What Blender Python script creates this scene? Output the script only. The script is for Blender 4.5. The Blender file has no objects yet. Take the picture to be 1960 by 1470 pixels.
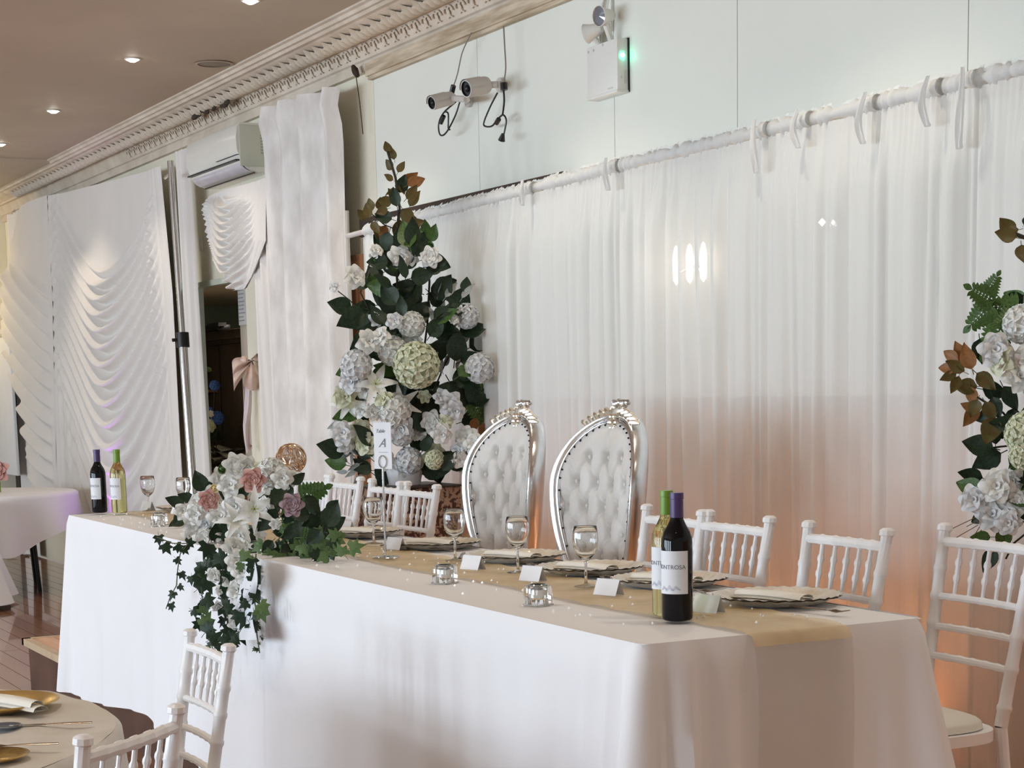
import bpy, bmesh, math, random
from mathutils import Vector, Matrix, noise
random.seed(11)
R=random.random
def U(a,b): return a+(b-a)*R()
sc=bpy.context.scene
col=sc.collection
# ---------------------------------------------------------------- camera
F=3500.; CX,CY=980.,1280.; H=1.305
zd=-Vector((482/F,-F/538.,-1.)).normalized()
_a=(-850-CX)/F; _b=(zd.z-_a*zd.x)/zd.y
xd=-Vector((_a,_b,-1.)).normalized()
yd=zd.cross(xd)
ROT=Matrix((xd,yd,zd))
CAM=Vector((0,0,H))
cd=bpy.data.cameras.new('camera'); cam=bpy.data.objects.new('camera',cd); col.objects.link(cam)
cam.matrix_world=Matrix.Translation(CAM)@ROT.to_4x4()
cd.sensor_fit='HORIZONTAL'; cd.sensor_width=36; cd.lens=36*F/1960.; cd.shift_y=(CY-735)/1960.; cd.shift_x=0
cd.clip_start=.05; cd.clip_end=100
sc.camera=cam
def ray(px,py): return ROT@Vector(((px-CX)/F,-(py-CY)/F,-1.))
def atz(px,py,z): r=ray(px,py); return CAM+r*((z-H)/r.z)
def aty(px,py,y): r=ray(px,py); return CAM+r*(y/r.y)
class Plane:
    """upright plane through a point, square to the line of sight there, used to lay out bouquets"""
    def __init__(s,c):
        s.n=Vector((c[0],c[1],0)).normalized(); s.d=s.n.dot(Vector(c)-CAM); s.s=F*1.0117/ s.d
    def __call__(s,px,py,off=0):
        r=ray(px,py); return CAM+r*((s.d+off)/r.dot(s.n))
class YPlane(Plane):
    """upright plane parallel to the table front"""
    def __init__(s,c,y): Plane.__init__(s,c); s.y=y
    def __call__(s,px,py,off=0): return aty(px,py,s.y+off)
# ---------------------------------------------------------------- world, light, exposure
w=bpy.data.worlds.new('world'); sc.world=w; w.use_nodes=True
bg=w.node_tree.nodes['Background']; bg.inputs[0].default_value=(1.0,.90,.83,1); bg.inputs[1].default_value=.34
def area(name,loc,target,sx,sy,power,colr,spread=180):
    l=bpy.data.lights.new(name,'AREA'); l.shape='RECTANGLE'; l.size=sx; l.size_y=sy; l.energy=power; l.color=colr; l.spread=math.radians(spread)
    o=bpy.data.objects.new(name,l); col.objects.link(o); o.location=loc
    o.rotation_euler=(Vector(target)-Vector(loc)).to_track_quat('-Z','Y').to_euler(); return o
# daylight through the tall windows of the front wall, behind the photographer
for i,x in enumerate((-13.6,-10.8,-8.0,-5.2,-2.4)):
    area('window_daylight',(x,-7.9,1.25),(x,4,1.25),1.5,2.0,165,(.73,.87,1.0))
sc.view_settings.view_transform='Standard'; sc.view_settings.look='None'; sc.view_settings.gamma=1; sc.view_settings.use_curve_mapping=False
sc.view_settings.exposure=0.22
# ---------------------------------------------------------------- materials
MATS={}
def mat(name,c,rough=.6,metal=0,bump=0,bscale=40,var=.06,vscale=6,c2=None,sheen=0,trans=0,alpha=1,ior=1.45,emit=None,estr=0,coat=0,stretch=None,translucent=0,fac=(.35,.65),sss=0):
    if name in MATS: return MATS[name]
    m=bpy.data.materials.new(name); m.use_nodes=True; nt=m.node_tree; N=nt.nodes; L=nt.links
    b=N['Principled BSDF']
    tc=N.new('ShaderNodeTexCoord'); mp=N.new('ShaderNodeMapping'); L.new(tc.outputs['Object'],mp.inputs[0])
    if stretch: mp.inputs['Scale'].default_value=stretch
    nz=N.new('ShaderNodeTexNoise'); nz.inputs['Scale'].default_value=vscale; nz.inputs['Detail'].default_value=4; L.new(mp.outputs[0],nz.inputs[0])
    cr=N.new('ShaderNodeValToRGB'); L.new(nz.outputs[0],cr.inputs[0])
    if c2 is None: c1=tuple(max(0,x*(1-var)) for x in c); c2=tuple(min(1,x*(1+var)) for x in c)
    else: c1=c
    cr.color_ramp.elements[0].position=fac[0]; cr.color_ramp.elements[1].position=fac[1]
    cr.color_ramp.elements[0].color=(*c1,1); cr.color_ramp.elements[1].color=(*c2,1)
    L.new(cr.outputs[0],b.inputs['Base Color'])
    b.inputs['Roughness'].default_value=rough; b.inputs['Metallic'].default_value=metal
    b.inputs['Transmission Weight'].default_value=trans; b.inputs['IOR'].default_value=ior; b.inputs['Alpha'].default_value=alpha
    b.inputs['Coat Weight'].default_value=coat
    if sheen: b.inputs['Sheen Weight'].default_value=sheen; b.inputs['Sheen Roughness'].default_value=.4
    if emit: b.inputs['Emission Color'].default_value=(*emit,1); b.inputs['Emission Strength'].default_value=estr
    if bump:
        n2=N.new('ShaderNodeTexNoise'); n2.inputs['Scale'].default_value=bscale; n2.inputs['Detail'].default_value=5; L.new(mp.outputs[0],n2.inputs[0])
        bp=N.new('ShaderNodeBump'); bp.inputs['Strength'].default_value=bump; bp.inputs['Distance'].default_value=.01; L.new(n2.outputs[0],bp.inputs['Height']); L.new(bp.outputs[0],b.inputs['Normal'])
    if translucent:
        t=N.new('ShaderNodeBsdfTranslucent'); L.new(cr.outputs[0],t.inputs[0]); mx=N.new('ShaderNodeMixShader'); mx.inputs[0].default_value=translucent
        out=N['Material Output']; L.new(b.outputs[0],mx.inputs[1]); L.new(t.outputs[0],mx.inputs[2]); L.new(mx.outputs[0],out.inputs[0])
    MATS[name]=m; return m
M=mat
wallm=M('painted_wall',(.81,.83,.76),.5,bump=.05,bscale=15,var=.02,vscale=1.5)
creamw=M('cream_wall',(.80,.76,.62),.55,bump=.05,bscale=15,var=.03,vscale=2)
ceilm=M('ceiling_paint',(.52,.43,.33),.6,bump=.03,bscale=8,var=.05,vscale=1.2)
plaster=M('aged_plaster',(.50,.42,.32),.75,c2=(.72,.65,.54),bump=.35,bscale=60,vscale=9)
plast2=M('cornice_plaster',(.60,.52,.42),.75,c2=(.72,.64,.54),bump=.25,bscale=50,vscale=5)
batten=M('weathered_batten',(.42,.33,.22),.7,c2=(.68,.58,.44),bump=.3,bscale=40,vscale=7,stretch=(.5,6,6))
darkst=M('dark_stain',(.05,.035,.025),.9,bump=.6,bscale=60)
brownw=M('brown_wood',(.20,.085,.04),.45,c2=(.48,.24,.12),vscale=4,stretch=(6,6,.4),coat=.2)
darkw=M('dark_wood',(.025,.014,.01),.5,c2=(.05,.03,.02),vscale=5)
sheer=M('sheer_voile',(.90,.915,.905),.85,var=.012,vscale=3,translucent=.22,alpha=.80,bump=.05,bscale=300)
voile2=M('ribbon_voile',(.84,.85,.84),.8,var=.02,translucent=.2)
cloth=M('table_linen',(.86,.865,.89),.8,var=.012,vscale=2,bump=.06,bscale=250)
swagm=M('swag_jersey',(.78,.75,.715),.8,var=.02,vscale=3,bump=.05,bscale=200)
velvet=M('crushed_velvet',(.66,.63,.60),.55,c2=(.84,.82,.79),vscale=11,stretch=(1,1,.35),sheen=.4,bump=.15,bscale=25)
organza=M('gold_organza',(.66,.47,.22),.5,c2=(.80,.62,.34),vscale=9,bump=.2,bscale=14,alpha=.60)
whitep=M('white_resin',(.88,.88,.89),.35,var=.015)
cushm=M('cream_cushion',(.78,.76,.68),.6,var=.02,bump=.05,bscale=200)
silver=M('silver_leaf',(.80,.82,.85),.22,metal=1,var=.05,vscale=20,bump=.06,bscale=40)
silverg=M('champagne_leaf',(.82,.76,.66),.3,metal=1,var=.08,vscale=20,bump=.1,bscale=50)
padm=M('tufted_velvet',(.70,.67,.63),.5,c2=(.76,.74,.71),vscale=6,sheen=.3,bump=.04,bscale=200)
nail=M('black_nail',(.02,.02,.025),.2,metal=.6)
chrome=M('chrome',(.75,.77,.80),.12,metal=1,var=.02)
steel=M('cutlery_steel',(.30,.24,.19),.25,metal=1,var=.1)
glass=M('clear_glass',(.97,.98,.98),.0,trans=1,var=0,ior=1.45)
glassy=M('pale_wine_glass',(.80,.80,.42),.0,trans=1,ior=1.38,var=.03)
blackg=M('black_bottle_glass',(.004,.004,.006),.05,var=.1,ior=1.35)
redg=M('dark_red_glass',(.10,.01,.012),.1,var=.1,coat=.4)
labelm=M('paper_label',(.80,.83,.87),.6,var=.02)
paper=M('white_card',(.84,.85,.88),.7,var=.01)
purple=M('purple_capsule',(.075,.05,.17),.35,var=.05)
greenc=M('green_capsule',(.18,.34,.035),.35,var=.05)
ink=M('grey_ink',(.22,.23,.28),.7)
inkl=M('pale_violet_ink',(.42,.42,.55),.7)
charger=M('gilded_glass',(.66,.57,.45),.3,c2=(.82,.75,.64),metal=.1,vscale=25,bump=.5,bscale=70,coat=.6)
napk=M('cream_napkin',(.86,.84,.77),.75,var=.01)
goldp=M('gold_plate',(.66,.44,.14),.26,metal=.75,var=.05,bump=.03)
waxm=M('tealight_tin',(.80,.80,.78),.3,metal=.7)
blackp=M('black_plastic',(.012,.012,.014),.35,var=.1)
greyp=M('light_grey_plastic',(.62,.60,.57),.45,var=.02)
white2=M('white_plastic',(.80,.81,.77),.35,var=.015)
acm=M('ac_plastic',(.80,.79,.73),.22,var=.01)
acg=M('ac_side_plastic',(.60,.62,.52),.4,var=.02)
lens=M('lamp_lens',(.25,.27,.32),.05,metal=.4,coat=1)
led=M('green_led',(.1,1,.7),.3,emit=(.08,1.0,.62),estr=14)
lampe=M('downlight_glow',(1,1,1),.3,emit=(1,.96,.88),estr=28)
grille=M('speaker_grille',(.30,.26,.21),.7)
woodf=M('stage_boards',(.62,.27,.10),.35,c2=(.78,.38,.16),vscale=3,stretch=(.6,8,8),coat=.35,bump=.04,bscale=20)
woodl=M('hall_boards',(.26,.10,.05),.18,c2=(.38,.17,.09),vscale=3,stretch=(.6,8,8),coat=.6,bump=.05,bscale=20)
fascia=M('stage_fascia',(.07,.03,.02),.5,c2=(.11,.05,.03),vscale=3)
trimw=M('stage_trim',(.50,.37,.24),.4,c2=(.60,.47,.32))
wflow=M('white_petal',(.90,.91,.88),.65,var=.03,vscale=15,translucent=.15)
gwflow=M('grey_white_petal',(.82,.84,.85),.7,var=.05,vscale=15,translucent=.15)
cflow=M('ivory_green_petal',(.74,.77,.55),.65,c2=(.82,.84,.68),vscale=10,translucent=.15)
pinkf=M('pink_petal',(.72,.42,.38),.6,var=.06,translucent=.1)
mauvef=M('mauve_petal',(.38,.27,.32),.6,c2=(.50,.38,.42),translucent=.1)
yelf=M('yellow_petal',(.75,.62,.32),.6)
bluef=M('blue_petal',(.05,.13,.5),.6,c2=(.12,.26,.7))
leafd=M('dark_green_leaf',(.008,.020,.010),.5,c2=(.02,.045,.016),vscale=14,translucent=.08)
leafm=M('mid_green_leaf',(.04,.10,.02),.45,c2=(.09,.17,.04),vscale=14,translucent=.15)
leafb=M('bronze_leaf',(.14,.07,.02),.5,c2=(.10,.11,.03),vscale=9,translucent=.2)
leafo=M('copper_leaf',(.34,.14,.04),.5,c2=(.22,.11,.04),vscale=9,translucent=.2)
ivym=M('ivy_leaf_green',(.008,.022,.010),.5,c2=(.018,.048,.018),vscale=25,translucent=.05)
ivyl=M('ivy_leaf_light',(.05,.12,.03),.45,c2=(.16,.24,.10),vscale=25,translucent=.1)
greyl=M('frosted_leaf',(.22,.24,.23),.7,c2=(.42,.44,.43),vscale=20)
stemm=M('stem_brown',(.03,.025,.015),.7)
stamen=M('stamen_green',(.45,.5,.12),.6)
satin=M('blush_satin',(.62,.45,.38),.28,c2=(.72,.55,.47),vscale=4,sheen=.3,bump=.1,bscale=9)
linen2=M('crumpled_linen',(.62,.58,.52),.8,c2=(.72,.69,.64),vscale=5,bump=.45,bscale=9)
greenw=M('grey_green_wall',(.30,.36,.30),.5,c2=(.36,.42,.35),vscale=1)
beige=M('beige_post',(.42,.36,.29),.6,c2=(.50,.44,.36),vscale=3)
goldw=M('rose_gold_wire',(.78,.55,.36),.2,metal=1)
mirror=M('brass_mirror',(.62,.47,.28),.15,metal=1,var=.1,vscale=2)
film=M('clear_film',(.75,.78,.80),.15,alpha=.45,var=.1,vscale=20,bump=.5,bscale=30)
spotbox=M('leopard_fabric',(.07,.03,.02),.8,c2=(.40,.26,.18),vscale=42,fac=(.47,.53))
crystal=M('acrylic_crystal',(.95,.95,.92),.15,coat=1)
# floor boards pattern handled as geometry; ---------------------------------------------------- mesh builder
class MB:
    def __init__(s): s.v=[]; s.f=[]
    def add(s,vs,fs):
        o=len(s.v); s.v+=[tuple(v) for v in vs]; s.f+=[tuple(i+o for i in f) for f in fs]; return s
    def box(s,x0,x1,y0,y1,z0,z1,bev=0):
        if bev<=0:
            vs=[(x,y,z) for x in(x0,x1) for y in(y0,y1) for z in(z0,z1)]
            return s.add(vs,[(0,1,3,2),(4,6,7,5),(0,4,5,1),(2,3,7,6),(0,2,6,4),(1,5,7,3)])
        bm=bmesh.new(); bmesh.ops.create_cube(bm,size=1)
        for v in bm.verts: v.co=Vector(((x0+x1)/2+v.co.x*(x1-x0),(y0+y1)/2+v.co.y*(y1-y0),(z0+z1)/2+v.co.z*(z1-z0)))
        bmesh.ops.bevel(bm,geom=bm.edges[:],offset=bev,segments=2,affect='EDGES',profile=.5)
        bm.verts.index_update()
        s.add([v.co[:] for v in bm.verts],[[v.index for v in f.verts] for f in bm.faces]); bm.free(); return s
    def grid(s,fn,nu,nv,cu=False,cv=False):
        vs=[]; 
        U_=nu if cu else nu+1; V_=nv if cv else nv+1
        for j in range(V_):
            for i in range(U_): vs.append(tuple(fn(i/nu,j/nv)))
        fs=[]
        for j in range(nv):
            for i in range(nu):
                a=j*U_+i; b=j*U_+(i+1)%U_; c=((j+1)%V_)*U_+(i+1)%U_; d=((j+1)%V_)*U_+i
                fs.append((a,b,c,d))
        return s.add(vs,fs)
    def tube(s,pts,rad,n=8,cap=True,flat=1.0):
        pts=[Vector(p) for p in pts]; m=len(pts)
        if not hasattr(rad,'__len__'): rad=[rad]*m
        t0=(pts[1]-pts[0]).normalized(); up=Vector((0,0,1)) if abs(t0.z)<.9 else Vector((0,1,0))
        nx=t0.cross(up).normalized(); vs=[]; fs=[]
        for i,p in enumerate(pts):
            t=(pts[min(i+1,m-1)]-pts[max(i-1,0)]).normalized()
            if t.length<1e-6: t=t0
            nx=(nx-t*nx.dot(t)).normalized(); ny=t.cross(nx)
            for k in range(n):
                a=2*math.pi*k/n; vs.append(p+(nx*math.cos(a)+ny*math.sin(a)*flat)*rad[i])
        for i in range(m-1):
            for k in range(n): fs.append((i*n+k,i*n+(k+1)%n,(i+1)*n+(k+1)%n,(i+1)*n+k))
        if cap: fs.append(tuple(range(n))[::-1]); fs.append(tuple((m-1)*n+k for k in range(n)))
        return s.add(vs,fs)
    def lathe(s,prof,n=24,c=(0,0,0),axis=None,sx=1,sy=1):
        vs=[]; 
        for r,z in prof:
            for k in range(n):
                a=2*math.pi*k/n; p=Vector((r*math.cos(a)*sx,r*math.sin(a)*sy,z))
                if axis: p=axis@p
                vs.append(p+Vector(c))
        fs=[(i*n+k,i*n+(k+1)%n,(i+1)*n+(k+1)%n,(i+1)*n+k) for i in range(len(prof)-1) for k in range(n)]
        return s.add(vs,fs)
    def ball(s,c,r,n=10,m=7,sc_=(1,1,1)):
        return s.lathe([(max(1e-4,r*math.sin(math.pi*i/m)),-r*math.cos(math.pi*i/m)) for i in range(m+1)],n,c) if sc_==(1,1,1) else s.grid(lambda u,v:(c[0]+sc_[0]*r*math.sin(math.pi*max(.001,min(.999,v)))*math.cos(2*math.pi*u),c[1]+sc_[1]*r*math.sin(math.pi*max(.001,min(.999,v)))*math.sin(2*math.pi*u),c[2]-sc_[2]*r*math.cos(math.pi*v)),n,m,cu=True)
    def prism(s,poly,y0,y1):   # poly in (x,z), extruded along y
        n=len(poly); vs=[(x,y0,z) for x,z in poly]+[(x,y1,z) for x,z in poly]
        fs=[tuple(range(n)),tuple(range(2*n-1,n-1,-1))]+[(i,i+n,(i+1)%n+n,(i+1)%n) for i in range(n)]
        return s.add(vs,fs)
    def me(s,name,m,smooth=True,fixn=True,ang=35):
        me=bpy.data.meshes.new(name); me.from_pydata(s.v,[],s.f); me.materials.append(m)
        if fixn:
            bm=bmesh.new(); bm.from_mesh(me); bmesh.ops.recalc_face_normals(bm,faces=bm.faces); bm.to_mesh(me); bm.free()
        if smooth:
            me.shade_smooth()
            if ang and ang<180:
                try: me.set_sharp_from_angle(angle=math.radians(ang))
                except Exception: pass
        me.update(); return me
    def obj(s,name,m,parent=None,smooth=True,fixn=True,ang=35):
        return link(name,s.me(name,m,smooth,fixn,ang),parent)
def link(name,me,parent=None,mw=None):
    o=bpy.data.objects.new(name,me); col.objects.link(o)
    if parent: o.parent=parent
    if mw is not None: o.matrix_basis=mw
    return o
def tag(o,label=None,cat=None,group=None,kind=None):
    if label: o['label']=label
    if cat: o['category']=cat
    if group: o['group']=group
    if kind: o['kind']=kind
    return o
def thing(name,label,cat,loc=(0,0,0),rz=0,group=None):
    o=bpy.data.objects.new(name,None); col.objects.link(o); o.location=loc; o.rotation_euler=(0,0,rz); o.empty_display_size=.1
    return tag(o,label,cat,group)
def struct(o): o['kind']='structure'; return o
def short(s_):
    w_=s_.split(); return ' '.join(w_[:16])
def copy_tree(o,loc=None,rz=None,label=None,group=None,parent=None):
    c=o.copy(); col.objects.link(c)
    if parent is not None: c.parent=parent
    if loc is not None: c.location=loc
    if rz is not None: c.rotation_euler=(0,0,rz)
    if label: c['label']=label
    if group: c['group']=group
    for ch in list(KIDS(o)): copy_tree(ch,parent=c)
    return c
def KIDS(o): return [x for x in o.children]
def frame(loc,zax,yax=None,sc_=1,roll=0):
    z=Vector(zax).normalized(); y=Vector(yax) if yax is not None else Vector((0,0,1))
    y=(y-z*y.dot(z)); 
    if y.length<1e-4: y=Vector((1,0,.1)); y=y-z*y.dot(z)
    y.normalize(); x=y.cross(z)
    m=Matrix((x,y,z)).transposed()
    if roll: m=m@Matrix.Rotation(roll,3,'Z')
    return Matrix.Translation(loc)@(m*sc_ if False else m).to_4x4()@Matrix.Scale(sc_,4)
def sm(a,b,x): t=max(0,min(1,(x-a)/(b-a))); return t*t*(3-2*t)
def lerp(a,b,t): return a+(b-a)*t
def pl(pts,t):
    """piecewise linear through (key,value...)"""
    if t<=pts[0][0]: return pts[0][1]
    for (a,va),(b,vb) in zip(pts,pts[1:]):
        if t<=b: return va+(vb-va)*(t-a)/(b-a)
    return pts[-1][1]
def text_mesh(s,size,m,name='lettering',shear=0,extr=.0003,wrap=None,align='CENTER'):
    cu=bpy.data.curves.new(name,'FONT'); cu.body=s; cu.size=size; cu.align_x=align; cu.extrude=extr; cu.shear=shear
    o=bpy.data.objects.new(name,cu); col.objects.link(o)
    dg=bpy.context.evaluated_depsgraph_get(); dg.update()
    me=bpy.data.meshes.new_from_object(o.evaluated_get(dg)); bpy.data.objects.remove(o)
    me.name=name; me.materials.clear(); me.materials.append(m)
    return me
# ================================================================= SETTING
XL=-19.2; WY=4.2; CZ=3.3; FZ=-.27
# floor of the hall, boards
fl=struct(MB().box(XL-.1,3,-8.2,4.3,FZ-.12,FZ-.02).obj('floor',woodl,smooth=False))
bid=MB().box(-2,2,-.058,.058,0,.02,bev=0).me('floor_board',woodl,smooth=False)
k=0
for j in range(int((4.2+2.2)/.12)):
    y=-2.2+j*.12+.06
    for i in range(3):
        x=XL+2+i*4.01+((j*1.37)%3.0)-1.5
        if y>2.12 and x>-7.5: continue
        if x+2>3: continue
        o=link('floor_board',bid,fl,Matrix.Translation((x,y,FZ-.02))); k+=1
# stage
stg=struct(MB().box(-10.07,3,2.19,4.3,FZ-.02,-.02).obj('stage_platform',fascia,smooth=False))
tb=MB().box(-10.09,3,2.16,2.205,-.035,.002).obj('stage_nosing',trimw,stg,smooth=False)
tb=MB().box(-10.09,-10.05,2.16,4.2,-.035,.002).obj('stage_nosing',trimw,stg,smooth=False)
sb=MB().box(-1.5,1.5,-.058,.058,0,.018).me('stage_board',woodf,smooth=False)
for j in range(16):
    for i in range(5):
        x=-8.55+i*3.01+((j*.9)%1.0)*0; y=2.265+j*.12
        link('stage_board',sb,stg,Matrix.Translation((x,y,-.018)))
# back wall with its cladding panels
wb=struct(MB().box(-12.0,3,WY+.02,WY+.05,FZ,CZ+.1).box(XL-.1,-13.06,WY+.02,WY+.05,FZ,CZ+.1).box(-13.06,-12.0,WY+.02,WY+.05,2.075,CZ+.1).obj('wall_back',creamw,smooth=False))
def wpan(x0,x1,z0,z1,m): MB().box(x0+.002,x1-.002,WY,WY+.022,z0,z1,bev=.0015).obj('wall_panel',m,wb,smooth=False)
xs=[-19.2,-17.6,-16.0,-14.4,-13.06]
for a,b in zip(xs,xs[1:]): wpan(a,b,FZ,CZ,creamw)
wpan(-13.06,-12.0,2.075,CZ,creamw); wpan(-12.0,-10.95,FZ,CZ,creamw); wpan(-10.95,-9.713,FZ,CZ,creamw)
xs=[-9.713,-8.415,-7.09,-6.149,-4.823,-3.5,-2.2,-.9,.4,1.7,3]
for a,b in zip(xs,xs[1:]): wpan(a,b,FZ,CZ,wallm)
wl=struct(MB().box(XL-.12,XL,-8,WY,FZ,CZ).obj('wall_left',creamw,smooth=False))
ce=struct(MB().box(-16.0,3,-8.2,WY+.1,CZ,CZ+.1).box(XL-.1,-16.0,-8.2,WY+.1,CZ-.03,CZ+.1).obj('ceiling',ceilm,smooth=False))
# cornice
def extr(name,prof,x0,x1,m,parent=None,n=1):
    b=MB(); k=len(prof); vs=[(x0,y,z) for y,z in prof]+[(x1,y,z) for y,z in prof]
    b.add(vs,[(i,i+1,i+1+k,i+k) for i in range(k-1)]); return b.obj(name,m,parent,ang=25)
prof=[(3.885,3.32),(3.885,3.285),(3.91,3.28),(3.918,3.262),(3.935,3.262),(3.94,3.25),(3.96,3.246),(3.97,3.23),(4.00,3.225),(4.03,3.215),(4.06,3.20),(4.085,3.19),(4.10,3.19),(4.10,3.205),(4.07,3.216)]
prof=[(3.885,3.32),(3.885,3.29),(3.905,3.285),(3.912,3.268),(3.93,3.266),(3.94,3.252),(3.965,3.250),(3.985,3.238),(4.02,3.232),(4.06,3.222),(4.085,3.214),(4.09,3.20),(4.112,3.20),(4.118,3.212),(4.128,3.205),(4.15,3.16),(4.158,3.125),(4.17,3.118),(4.176,3.105),(4.2,3.10)]
co=struct(extr('trim_1',prof,XL,3,plast2))
# acanthus relief in the cove, one ornament each
def leafrel():
    b=MB()
    for dx,s,t in ((0,1,0),(-.035,.7,.5),(.035,.7,-.5)):
        b.grid(lambda u,v,dx=dx,s=s,t=t:(dx+(u-.5)*.045*s*math.sin(math.pi*min(.97,v*.85+.12))+t*.03*v, -.004-.030*s*math.sin(math.pi*u)*math.sin(math.pi*(v*.8+.15)), -.045+.09*v*s),4,5)
    b.grid(lambda u,v:(.062+.016*math.cos(2*math.pi*u)*math.sin(math.pi*max(.01,min(.99,v))),-.010-.010*math.sin(math.pi*max(.01,min(.99,v)))*math.sin(2*math.pi*u),.012*math.cos(math.pi*v)),6,4,cu=True)
    return b
lr=leafrel().me('cornice_leaf',plaster)
tilt=math.radians(-68)
for i in range(104):
    x=-17.9+i*.135 if i<104 else 0
    link('cornice_leaf',lr,co,Matrix.Translation((x+.02,4.03,3.222))@Matrix.Rotation(math.radians(70)+U(-.05,.05),4,'X')@Matrix.Scale(U(1.15,1.3),4))
b=MB()
for sx in(-1,1):
    b.tube([(sx*(.02+.022*math.cos(a*1.0)),-.004-.001*a,.022*math.sin(a)) for a in [x*.5 for x in range(11)]],[.007-.0004*i for i in range(11)],5)
b.ball((0,-.004,0),.011,6,5)
scr=b.me('cornice_scroll',plaster)
for i in range(86):
    x=-14.4+i*.135
    link('cornice_scroll',scr,co,Matrix.Translation((x,4.137,3.168))@Matrix.Rotation(math.radians(20),4,'X')@Matrix.Diagonal((1.2,.5,1.2,1)))
# damaged dark patch
b=MB(); p0=aty(378,205,4.07); p1=aty(447,182,4.07)
for i in range(16):
    t=i/15; p=p0.lerp(p1,t); p.z=3.212-.0*t
    b.ball((p.x,4.055+U(-.012,.01),p.z+U(-.03,.010)-.012),U(.016,.036),7,5,(1.9,.5,.6))
b.obj('damaged_plaster',darkst,co)['label']='dark water-damaged patch of plaster'
# battens beneath
t2=struct(MB().box(-9.72,3,4.155,4.2,3.03,3.10).box(-9.72,3,4.17,4.2,3.012,3.03).obj('trim_2',batten,smooth=False))
t3=struct(MB().box(XL,-9.74,4.165,4.2,3.062,3.10).obj('trim_3',plast2,smooth=False))
b=MB(); q=aty(680,136,4.12); b.tube([q+Vector((-.03,0,.03)),q,q+Vector((.03,0,-.03))],[.012,.022,.014],6).tube([q,q+Vector((0,.02,-.16)),q+Vector((.01,.03,-.34))],.003,5)
b.obj('cable_hook',darkst,t3)
# brown panelling behind the backdrop
refl_floor=M('reflected_floor_tint',(.50,.22,.08),.45,c2=(.66,.33,.14),vscale=4,stretch=(6,6,.4),coat=.2)  # orange colour paints the wood floor's reflection in a mirrored wall
pn=struct(MB().box(-9.82,3,4.165,4.2,0,2.2).obj('wall_panelling',brownw,smooth=False))
for i in range(10):
    MB().box(-9.82+i*1.282+.004,-9.82+(i+1)*1.282-.004,4.15,4.17,0,1.20,bev=.002).obj('reflected_floor_panel',refl_floor,pn,smooth=False)
    MB().box(-9.82+i*1.282+.004,-9.82+(i+1)*1.282-.004,4.15,4.17,1.25,2.19,bev=.002).obj('reflected_room_panel',wallm,pn,smooth=False)  # pale colour paints the bright upper part of that reflection
MB().box(-9.83,-7.45,4.135,4.2,2.165,2.268,bev=.004).obj('panel_capping',darkw,pn,smooth=False)
p2=struct(MB().box(-11.5,-9.9,4.16,4.2,0,2.08).obj('wall_panelling',brownw,smooth=False))
for z0,z1 in((.05,.9),(.93,1.24),(1.62,2.04)): MB().box(-11.48,-9.92,4.145,4.165,z0,z1,bev=.003).obj('wood_panel',brownw,p2,smooth=False)
MB().box(-11.48,-9.92,4.15,4.165,1.26,1.60,bev=.003).obj('mirror_panel',mirror,p2,smooth=False)
# store room seen through the opening
st=struct(MB().box(-16.8,-12.0,6.6,6.7,FZ,2.2).box(-16.9,-16.8,4.3,6.7,FZ,2.2).box(-12.0,-11.9,4.3,6.7,FZ,2.2).obj('wall_store',greenw,smooth=False))
struct(MB().box(-16.9,-11.9,4.3,6.7,2.12,2.2).obj('ceiling_store',ceilm,smooth=False))
struct(MB().box(-16.9,-11.9,4.2,6.7,FZ-.1,FZ).obj('floor_store',woodl,smooth=False))
dr=struct(MB().box(-13.11,-13.05,4.18,4.25,FZ,2.08).box(-13.11,-11.98,4.18,4.25,2.06,2.10).obj('door_1',M('door_lining',(.55,.60,.52),.5),smooth=False))
# ================================================================= FABRIC ON THE WALL
def pleats(x0,x1,wmin,wmax,seed):
    rr=random.Random(seed); xs=[x0]; 
    while xs[-1]<x1: xs.append(xs[-1]+rr.uniform(wmin,wmax))
    amps=[rr.uniform(.45,1) for _ in xs]; ph=[rr.uniform(-1,1) for _ in xs]
    def f(x):
        x=max(x0,min(x1,x))
        import bisect
        i=min(max(bisect.bisect_right(xs,x)-1,0),len(xs)-2); t=(x-xs[i])/(xs[i+1]-xs[i])
        s=math.sin(math.pi*max(0,min(1,t))); return amps[i]*(max(0,s)**.55), ph[i]
    return f
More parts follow.
